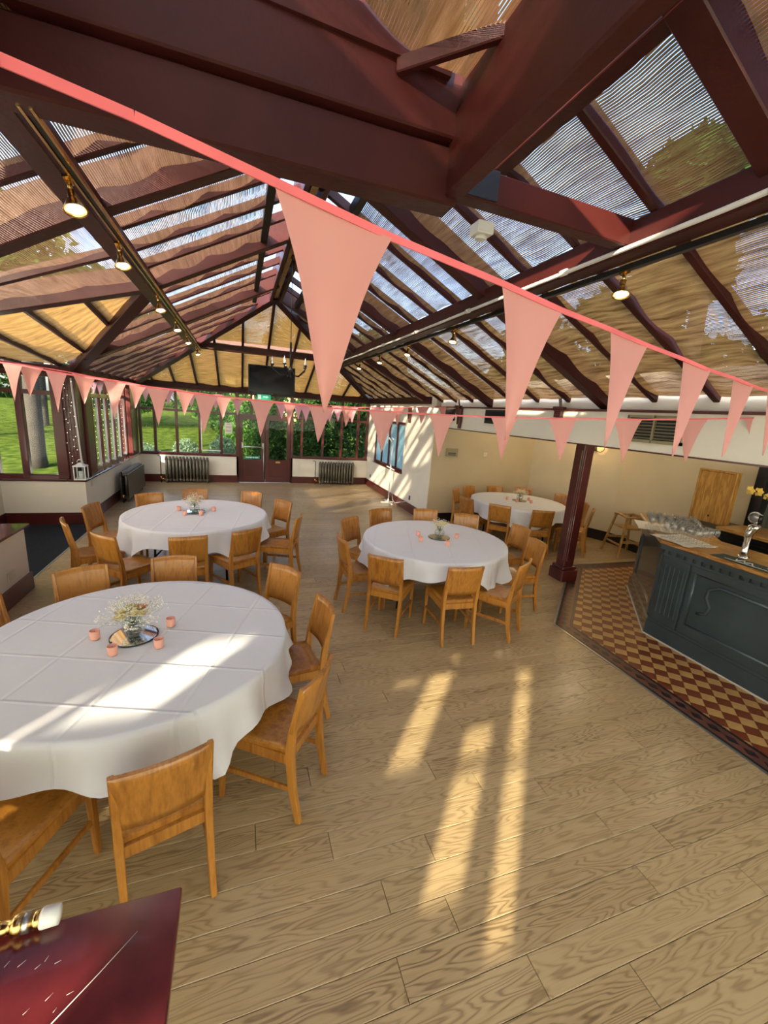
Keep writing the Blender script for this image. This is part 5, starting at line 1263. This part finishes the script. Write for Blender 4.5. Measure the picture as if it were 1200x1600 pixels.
# cloths under the glasses
def napkin(c, w, h, rz, label):
    bm = bmesh.new(); n = 8; g = []
    for j in range(n+1):
        row = []
        for i in range(n+1):
            u, v = i/n-0.5, j/n-0.5
            x, y = u*w, v*h
            X = c[0]+x*cos(rz)-y*sin(rz); Y = c[1]+x*sin(rz)+y*cos(rz)
            ed = max(0, abs(u)-0.38)*0.10*(0.6+0.4*sin(i*2+j))
            row.append(bm.verts.new((X, Y, BT+0.003+0.003*(1+sin(u*9+v*7))+ed)))
        g.append(row)
    for j in range(n):
        for i in range(n): f = bm.faces.new((g[j][i], g[j][i+1], g[j+1][i+1], g[j+1][i])); f.smooth = True
    o = obj('bar_towel', bm, 'paper', None); tag(o, label, 'towel', 'pale bar towels')
napkin((4.45, 2.97), 0.42, 0.46, rad(-8), 'pale cloth under the wine glasses, at the front bar edge')
napkin((4.72, 3.50), 0.40, 0.50, rad(-44), 'pale cloth under the wine glasses, at the bar corner')
# wine glasses
bm = bmesh.new()
lathe(bm, [(0, 0.0), (0.032, 0.0), (0.033, 0.003), (0.006, 0.008), (0.004, 0.02), (0.004, 0.075), (0.012, 0.085), (0.030, 0.10), (0.037, 0.125), (0.034, 0.155), (0.029, 0.175), (0.0275, 0.175), (0.0325, 0.155), (0.0355, 0.125), (0.029, 0.102), (0.010, 0.089), (0, 0.088)], 14)
bmesh.ops.recalc_face_normals(bm, faces=bm.faces); gme = bpy.data.meshes.new('wine_glass'); bm.to_mesh(gme); bm.free(); gme.materials.append(M['wineglass'])
rg = random.Random(4); placed = []
for row, (c0, du, n, m_) in enumerate((((4.36, 3.10), (0.0, -0.084), 5, 4), ((4.42, 3.32), (0.061, 0.058), 5, 6))):
    perp = (0.084, 0.0) if row == 0 else (0.061, -0.058)
    for i in range(n):
        for j in range(m_ if row == 0 else m_):
            x = c0[0]+du[0]*i+perp[0]*j+rg.uniform(-.003, .003); y = c0[1]+du[1]*i+perp[1]*j+rg.uniform(-.003, .003)
            if any((x-a)**2+(y-b_)**2 < 0.077**2 for a, b_ in placed): continue
            placed.append((x, y))
for q, (x, y) in enumerate(placed):
    o = link('wine_glass', gme); o.location = (x, y, BT+0.012)
    tag(o, 'clear stemmed wine glass in the crowd on the bar top', 'wine glass', 'wine glasses on the bar')
# bar runner with pale script
rn = thing('bar_runner', 'dark green bar runner with pale script', 'bar mat', (4.36, 2.10, BT))
part('mat', 'runner', rn, lambda bm: box(bm, -0.10, 0.10, -0.46, 0.46, 0.0005, 0.006), bevel=0.002)
def scribble(bm):
    r_ = random.Random(3)
    for y0 in (0.30, 0.06, -0.2, -0.4):
        pts = [(0.01+0.03*sin(k*1.7+y0*9)*(1 if k % 3 else 1.5), y0-0.018*k, 0.0075) for k in range(10)]
        tube(bm, pts, 0.004, 5)
    tube(bm, [(-0.05, 0.36-0.02*k, 0.0072) for k in range(30)], 0.0025, 4)
part('script', 'paper', rn, scribble)
# beer taps
def tap(x, y, label, h):
    t = thing('beer_tap', label, 'beer tap', (x, y, BT), 0, 'chrome beer taps')
    part('base', 'chrome', t, lambda bm: lathe(bm, [(0, 0), (0.05, 0), (0.052, 0.012), (0.03, 0.03), (0, 0.03)], 20))
    part('column', 'chrome', t, lambda bm: tube(bm, [(0, 0, 0.01), (0, 0, 0.07), (0, 0, 0.16), (0, 0.002, 0.24), (0.0, -0.015, 0.30), (0, -0.05, 0.335)], [0.040, 0.028, 0.026, 0.034, 0.042, 0.030], 16))
    part('spout', 'chrome', t, lambda bm: tube(bm, [(-0.02, -0.04, 0.32), (-0.09, -0.05, 0.30), (-0.11, -0.05, 0.22)], 0.011, 10))
    part('lever', 'black', t, lambda bm: tube(bm, [(-0.02, -0.06, 0.34), (-0.03, -0.07, 0.44)], [0.010, 0.015], 10))
    ax = Matrix.Rotation(pi/2, 3, 'Y')
    part('badge', 'chrome', t, lambda bm: lathe(bm, [(0.045, -0.008), (0.055, -0.008), (0.055, 0.008), (0.045, 0.008), (0.045, -0.008)], 22, (0, -0.01, 0.40), axis=ax))
    part('badge_face', 'steel', t, lambda bm: lathe(bm, [(0, -0.003), (0.045, -0.003), (0.045, 0.003), (0, 0.003)], 22, (0, -0.01, 0.40), axis=ax))
tap(4.535, 2.44, 'chrome beer tap with round badge, beside the bar runner', 0.4)
tap(4.62, 2.20, 'chrome beer tap at the right frame edge', 0.4)
# back bar
bb2 = thing('back_bar', 'black back bar cabinet along the alcove wall', 'cabinet', (0, 0, 0))
part('carcass', 'black', bb2, lambda bm: box(bm, 6.25, 6.96, 0.3, 4.30, 0.0, 0.93))
part('moulding', 'black', bb2, lambda bm: (box(bm, 6.20, 6.96, 0.3, 4.33, 0.93, 0.97), box(bm, 6.22, 6.96, 0.3, 4.32, 0.85, 0.88)), bevel=0.006)
part('oak_shelf', 'oakbar', bb2, lambda bm: box(bm, 6.16, 6.96, 0.3, 3.72, 0.975, 1.02), bevel=0.006)
part('post', 'black', bb2, lambda bm: (box(bm, 6.75, 6.95, 3.60, 3.72, 1.02, 2.3), box(bm, 6.80, 6.96, 3.70, 3.76, 1.0, 2.3)))
part('mirror_panel', 'greypanel', bb2, lambda bm: box(bm, 6.90, 6.96, 0.3, 3.60, 1.02, 2.3))
bx = thing('wooden_board', 'upright golden pine board standing on the black back bar', 'board', (6.45, 4.02, 0.972), rad(0))
part('panel', 'boardwood', bx, lambda bm: box(bm, -0.03, 0.03, -0.235, 0.235, 0.02, 0.755), bevel=0.008)
part('edge_batten', 'boardwood', bx, lambda bm: (box(bm, -0.045, 0.045, -0.26, -0.23, 0.0, 0.775), box(bm, -0.045, 0.045, 0.23, 0.255, 0.0, 0.775), box(bm, -0.045, 0.045, -0.23, 0.23, 0.75, 0.775)), bevel=0.006)
part('knot', 'timber', bx, lambda bm: lathe(bm, [(0, 0.0), (0.016, 0.001), (0, 0.003)], 10, (-0.031, -0.01, 0.12), axis=Matrix.Rotation(-pi/2, 3, 'Y')))
ob = thing('potted_orchid', 'yellow orchid in a pot on the back bar shelf', 'plant', (6.30, 3.06, 1.02))
part('pot', 'whitepaint', ob, lambda bm: lathe(bm, [(0, 0), (0.05, 0), (0.065, 0.11), (0.058, 0.11), (0.045, 0.02), (0, 0.02)], 18))
ro = random.Random(8)
for s in range(3):
    a0 = s*2.1+0.5
    pts = [Vector((0.06*k*cos(a0)*k/6, 0.05*k*sin(a0)*k/6+0.02*k, 0.10+0.125*k-0.007*k*k)) for k in range(7)]
    part('stem', 'stem', ob, lambda bm: tube(bm, pts, 0.004, 5))
    for k in range(3, 7):
        c0 = pts[k]+Vector((ro.uniform(-.05, .01), ro.uniform(-.04, .04), ro.uniform(-.03, .03)))
        def blossom(bm):
            for q in range(5):
                aa = 2*pi*q/5+ro.uniform(0, 1); t_ = Vector((0.25, cos(aa), sin(aa))).normalized(); s_ = Vector((1, 0, 0)).cross(t_).normalized()
                bm.faces.new([bm.verts.new(p) for p in (c0, c0+t_*0.034+s_*0.026, c0+t_*0.062, c0+t_*0.034-s_*0.026)])
        part('blossom', 'orchid', ob, blossom)
for s in range(5):
    a0 = s*1.3; part('leaf', 'leafdark', ob, lambda bm: [bm.faces.new([bm.verts.new(p) for p in ((0, 0, 0.1), (0.08*cos(a0)-0.02*sin(a0), 0.08*sin(a0)+0.02*cos(a0), 0.16), (0.17*cos(a0), 0.17*sin(a0), 0.12), (0.08*cos(a0)+0.02*sin(a0), 0.08*sin(a0)-0.02*cos(a0), 0.16))])])
cpg = part('small_cup', 'whitepaint', None, lambda bm: lathe(bm, [(0, 0), (0.025, 0), (0.032, 0.07), (0.028, 0.07), (0.022, 0.008), (0, 0.008)], 14, (6.35, 3.42, 1.0205))); tag(cpg, 'small white cup on the back bar shelf', 'cup')
# high chair
hc = thing('high_chair', 'pale wooden child high chair against the alcove wall', 'high chair', (6.62, 5.42, 0), rad(75))
for sx in (-1, 1):
    for sy in (-1, 1): part('leg', 'palewood', hc, lambda bm: bar(bm, (sx*0.25, sy*0.25, 0), (sx*0.16, sy*0.14, 0.72), 0.032, 0.032, up=(0, 1, 0), off=-0.016))
    part('arm_rail', 'palewood', hc, lambda bm: bar(bm, (sx*0.165, -0.19, 0.70), (sx*0.165, 0.17, 0.70), 0.04, 0.03), bevel=0.004)
    part('stretcher', 'palewood', hc, lambda bm: bar(bm, (sx*0.215, -0.21, 0.26), (sx*0.215, 0.21, 0.26), 0.02, 0.04))
part('seat', 'palewood', hc, lambda bm: box(bm, -0.17, 0.17, -0.15, 0.15, 0.50, 0.525), bevel=0.004)
part('back_rail', 'palewood', hc, lambda bm: tube(bm, [(-0.165, 0.15, 0.715), (-0.12, 0.19, 0.74), (0, 0.21, 0.76), (0.12, 0.19, 0.74), (0.165, 0.15, 0.715)], 0.024, 8))
part('front_rail', 'palewood', hc, lambda bm: bar(bm, (-0.17, -0.17, 0.69), (0.17, -0.17, 0.69), 0.022, 0.05))
part('foot_rail', 'palewood', hc, lambda bm: bar(bm, (-0.21, -0.2, 0.20), (0.21, -0.2, 0.20), 0.05, 0.02))
part('rear_rail', 'palewood', hc, lambda bm: bar(bm, (-0.21, 0.2, 0.20), (0.21, 0.2, 0.20), 0.02, 0.03))

# ---- red table at the bottom left with brass fitting
ZR = 1.02
rp = [at_z(285, 1383, ZR), at_z(272, 1600, ZR), at_z(0, 1475, ZR)]
xr_, yf_ = rp[0].x, rp[0].y
tr_ = thing('red_table', 'scratched dark red lacquered tabletop at the bottom left corner', 'table', (xr_-0.45, yf_-0.40, 0))
part('tabletop', 'redtop', tr_, lambda bm: box(bm, -0.45, 0.45, 0.02, 0.40, ZR-0.025, ZR), bevel=0.004)
part('pedestal', 'redtop', tr_, lambda bm: tube(bm, [(-0.2, 0.21, 0.03), (-0.2, 0.21, ZR-0.025)], [0.035, 0.03], 14))
part('base', 'redtop', tr_, lambda bm: lathe(bm, [(0, 0), (0.20, 0), (0.20, 0.02), (0.05, 0.04), (0, 0.04)], 24, (-0.2, 0.21, 0)))
scr = bmesh.new()
a_ = at_z(80, 1600, ZR); b_ = at_z(215, 1455, ZR); o0 = Vector((xr_-0.45, yf_-0.40, 0))
tube(scr, [a_-o0+Vector((0, 0, 0.0004)), (a_+b_)/2-o0+Vector((0.002, 0, 0.0004)), b_-o0+Vector((0, 0, 0.0004))], [0.0012, 0.0008, 0.0003], 4)
obj('scratch', scr, 'paper', tr_); scr = bmesh.new()
rs = random.Random(5)
for k in range(9):
    p = at_z(rs.uniform(5, 110), rs.uniform(1490, 1590), ZR)-o0; d = Vector((rs.uniform(0.004, 0.012), rs.uniform(0.002, 0.010), 0))
    tube(scr, [p+Vector((0, 0, 0.0002)), p+d+Vector((0, 0, 0.0002))], 0.0003, 4)
o = obj('scuffs', scr, 'paper', tr_); o['kind'] = 'stuff'
fc = at_z(50, 1447, ZR)
ft = thing('brass_fitting', 'brass pipe fitting with white cap lying on the red table edge', 'pipe fitting', (fc.x, fc.y-0.005, ZR+0.021), 0)
axx = Matrix.Rotation(pi/2, 3, 'Y')
part('body', 'brass', ft, lambda bm: lathe(bm, [(0, -0.10), (0.016, -0.10), (0.018, -0.06), (0.014, -0.055), (0.014, -0.03), (0.021, -0.028), (0.021, -0.012), (0.013, -0.010), (0.013, 0.008), (0.018, 0.010), (0.018, 0.022), (0, 0.022)], 20, axis=axx))
part('cap', 'whitepaint', ft, lambda bm: lathe(bm, [(0, 0.022), (0.0195, 0.022), (0.0205, 0.026), (0.0195, 0.056), (0, 0.058)], 20, axis=axx))
part('ring', 'steel', ft, lambda bm: lathe(bm, [(0.012, -0.012), (0.0195, -0.011), (0.0195, 0.001), (0.012, 0.002)], 20, axis=axx))
# ==================================================================== SECTION: outside
g = part('lawn', 'grass', None, lambda bm: [bm.faces.new([bm.verts.new(p) for p in q]) for q in (
    ((-60, -40, -0.25), (40, -40, -0.25), (40, 15, -0.25), (-60, 15, -0.25)), ((-60, 15, -0.25), (40, 15, -0.25), (40, 34, 1.1), (-60, 34, 1.1)), ((-60, 34, 1.1), (40, 34, 1.1), (40, 90, 1.6), (-60, 90, 1.6)))])
g['kind'] = 'structure'
pv = part('ground', 'grey', None, lambda bm: box(bm, -7.5, 9, -3, 14.2, -0.35, -0.2)); pv['kind'] = 'structure'
def leaves(bm, c, rx, ry, rz, n, s, rnd, shell=0.45):
    c = Vector(c)
    for i in range(n):
        while True:
            v = Vector((rnd.uniform(-1, 1), rnd.uniform(-1, 1), rnd.uniform(-1, 1)))
            if shell < v.length < 1: break
        p = c+Vector((v.x*rx, v.y*ry, v.z*rz))
        a = Vector((rnd.uniform(-1, 1), rnd.uniform(-1, 1), rnd.uniform(-1, 1))).normalized(); b = a.cross(Vector((rnd.uniform(-1, 1), rnd.uniform(-1, 1), rnd.uniform(-1, 1)))).normalized()
        sz = s*rnd.uniform(0.6, 1.3)
        bm.faces.new([bm.verts.new(q) for q in (p-a*sz, p+b*sz*0.45, p+a*sz, p-b*sz*0.45)])
def bush(name, label, blobs, n, s, m, seed, group='shrubs outside'):
    rnd = random.Random(seed); t = thing(name, label, 'shrub', (blobs[0][0], blobs[0][1], -0.25), 0, group); o0 = Vector((blobs[0][0], blobs[0][1], -0.25))
    bm = bmesh.new()
    for (x, y, z, rx, ry, rz) in blobs: leaves(bm, Vector((x, y, z))-o0, rx, ry, rz, n, s, rnd)
    o = obj('foliage', bm, m, t, recalc=False); o['kind'] = 'stuff'
    part('stem', 'bark', t, lambda bm: [tube(bm, [(0.1*k, 0, 0), (0.15*k, 0.05, 0.6), (0.3*k, 0.1, 1.1)], [0.03, 0.02, 0.012], 6) for k in (-1, 0, 1)])
bush('laurel_shrub', 'dark laurel shrub pressed against the right far window', [(2.36, 14.4, 1.0, 0.64, 0.7, 1.5), (2.36, 14.3, 2.2, 0.58, 0.6, 0.8)], 2600, 0.085, 'leafdark', 1)
bush('laurel_shrub', 'tall dark laurel shrub behind the far right radiator', [(3.8, 14.6, 1.1, 0.75, 0.8, 1.6), (3.8, 14.6, 2.3, 0.7, 0.8, 0.8)], 2600, 0.085, 'leafdark', 2)
bush('laurel_shrub', 'laurel shrub seen through the right door leaf', [(0.98, 14.7, 0.9, 0.55, 0.7, 1.4), (0.98, 15.0, 2.1, 0.52, 0.7, 0.9)], 2300, 0.08, 'leafdark', 3)
bush('laurel_shrub', 'leafy shrub seen through the left door leaf', [(0.0, 16.4, 0.6, 0.7, 0.6, 1.1), (0.1, 16.5, 1.9, 0.5, 0.5, 0.7)], 1700, 0.075, 'leafmid', 4)
bush('catmint_shrub', 'silvery low shrub below the notice window', [(-0.5, 14.6, 0.4, 0.48, 0.6, 0.75)], 2000, 0.05, 'leafgrey', 5)
bush('catmint_shrub', 'silvery low shrub beyond the far left radiator', [(-1.6, 14.6, 0.3, 0.48, 0.6, 0.7)], 2000, 0.05, 'leafgrey', 6)
bush('catmint_shrub', 'low silvery shrub in the far left window corner', [(-2.75, 14.7, 0.2, 0.5, 0.6, 0.6)], 1800, 0.05, 'leafgrey', 7)
bush('laurel_shrub', 'broad dark laurel hedge behind the other laurels', [(2.6, 17.0, 1.6, 2.0, 0.6, 2.2)], 3000, 0.10, 'leafdark', 14)
bush('roadside_shrub', 'bright green shrub at the back of the lawn, left', [(-5.0, 26, 2.6, 1.5, 1.2, 1.3), (-6.8, 27, 2.8, 1.6, 1.2, 1.5)], 2600, 0.13, 'leafmid', 8)
bush('roadside_shrub', 'green shrub at the back of the lawn, middle', [(-1.6, 25.5, 2.4, 1.3, 1.2, 1.4), (-2.4, 25.8, 2.9, 0.9, 1.0, 1.1)], 2600, 0.12, 'leafmid', 9)
bush('roadside_shrub', 'broad shrub left of the yellow house', [(-0.2, 22, 1.5, 1.2, 1.0, 1.1)], 2000, 0.10, 'leafmid', 10)
rr_ = random.Random(31)
hedge_n = ['far left', 'left', 'middle left', 'middle', 'middle right', 'right']
for q in range(6):
    bush('hedge_tree', 'tall hedge tree closing the garden, %s' % hedge_n[q], [(-30+q*9.0, 48+rr_.uniform(-1, 1), 4.0, 4.3, 2.5, 4.6), (-30+q*9.0, 48, 8.0, 3.8, 2.5, 3.4)], 2400, 0.34, 'leafdark', 40+q, 'hedge trees behind the lawn')
def tree(label, x, y, r, h, lean, crown, seed):
    t = thing('tree', label, 'tree', (x, y, -0.3), 0, 'garden trees'); rnd = random.Random(seed)
    part('trunk', 'bark', t, lambda bm: tube(bm, [(0, 0, 0), (lean*0.1, 0, 0.5), (lean*0.5, 0, h*0.5), (lean, 0, h)], [r*1.25, r, r*0.8, r*0.5], 12))
    bm = bmesh.new()
    for k in range(4): leaves(bm, (lean+rnd.uniform(-1, 1)*crown*0.6, rnd.uniform(-1, 1)*crown*0.6, h+rnd.uniform(-0.4, 1.4)), crown, crown, crown*0.6, 900, 0.20, rnd, 0.2)
    o = obj('crown', bm, 'leafmid' if x < 0 else 'leafdark', t, recalc=False); o['kind'] = 'stuff'  # right-hand crowns take darker leaves to look like silhouettes against the sky
tree('garden tree seen through the left bay window, beside the red corner post', -6.0, 15.8, 0.26, 5.0, 0.2, 2.2, 1)
tree('garden tree seen through the leftmost bay pane', -11.2, 19.5, 0.30, 5.0, -0.2, 2.0, 2)
tree('slim garden tree outside the left window casements', -9.0, 25, 0.2, 5.5, 0.2, 1.8, 3)
for q, (ty, wd) in enumerate(((-1.6, 'nearest the bar end'), (9.2, 'beside the alcove'), (14.2, 'beyond the far corner'))):
    tree('dark hedge tree outside behind the right roof slope, %s' % wd, 10.4, ty, 0.2, 4.6, 0.0, 1.35, 20+q)
bush('roof_hedge', 'tall dark hedge behind the bar side of the building', [(10.6, 3.8, 3.6, 0.9, 3.4, 2.4), (10.6, 3.8, 2.0, 0.9, 3.4, 2.0)], 3200, 0.20, 'leafdark', 27)
tree('tall roof-shading tree outside on the right', 8.2, 1.6, 0.22, 5.4, -0.4, 0.85, 4)
tree('roof-shading tree outside on the right, farther back', 8.2, 6.0, 0.22, 5.6, -0.3, 0.85, 5)
tree('unseen tree added beyond the bay to shade the left windows', -6.4, 5.6, 0.2, 3.4, 0.2, 1.3, 6)  # put in to block low sun from the left windows
# yellow timbered house
hs = thing('timbered_house', 'yellow timber-framed house glimpsed beyond the garden', 'house', (1.2, 34, 0.9))
part('wall', 'yellowhouse', hs, lambda bm: box(bm, -3.4, 5.0, 0, 5, 0, 3.4))
for k in range(9): part('timber_post', 'timber', hs, lambda bm: box(bm, -3.4+k*1.0, -3.25+k*1.0, -0.05, 0.0, 0, 3.4))
part('roof', 'rooftile', hs, lambda bm: [bm.faces.new([bm.verts.new(p) for p in q]) for q in (((-3.8, -0.5, 3.3), (5.4, -0.5, 3.3), (5.4, 2.5, 6.0), (-3.8, 2.5, 6.0)), ((-3.8, 5.5, 3.3), (5.4, 5.5, 3.3), (5.4, 2.5, 6.0), (-3.8, 2.5, 6.0)))])
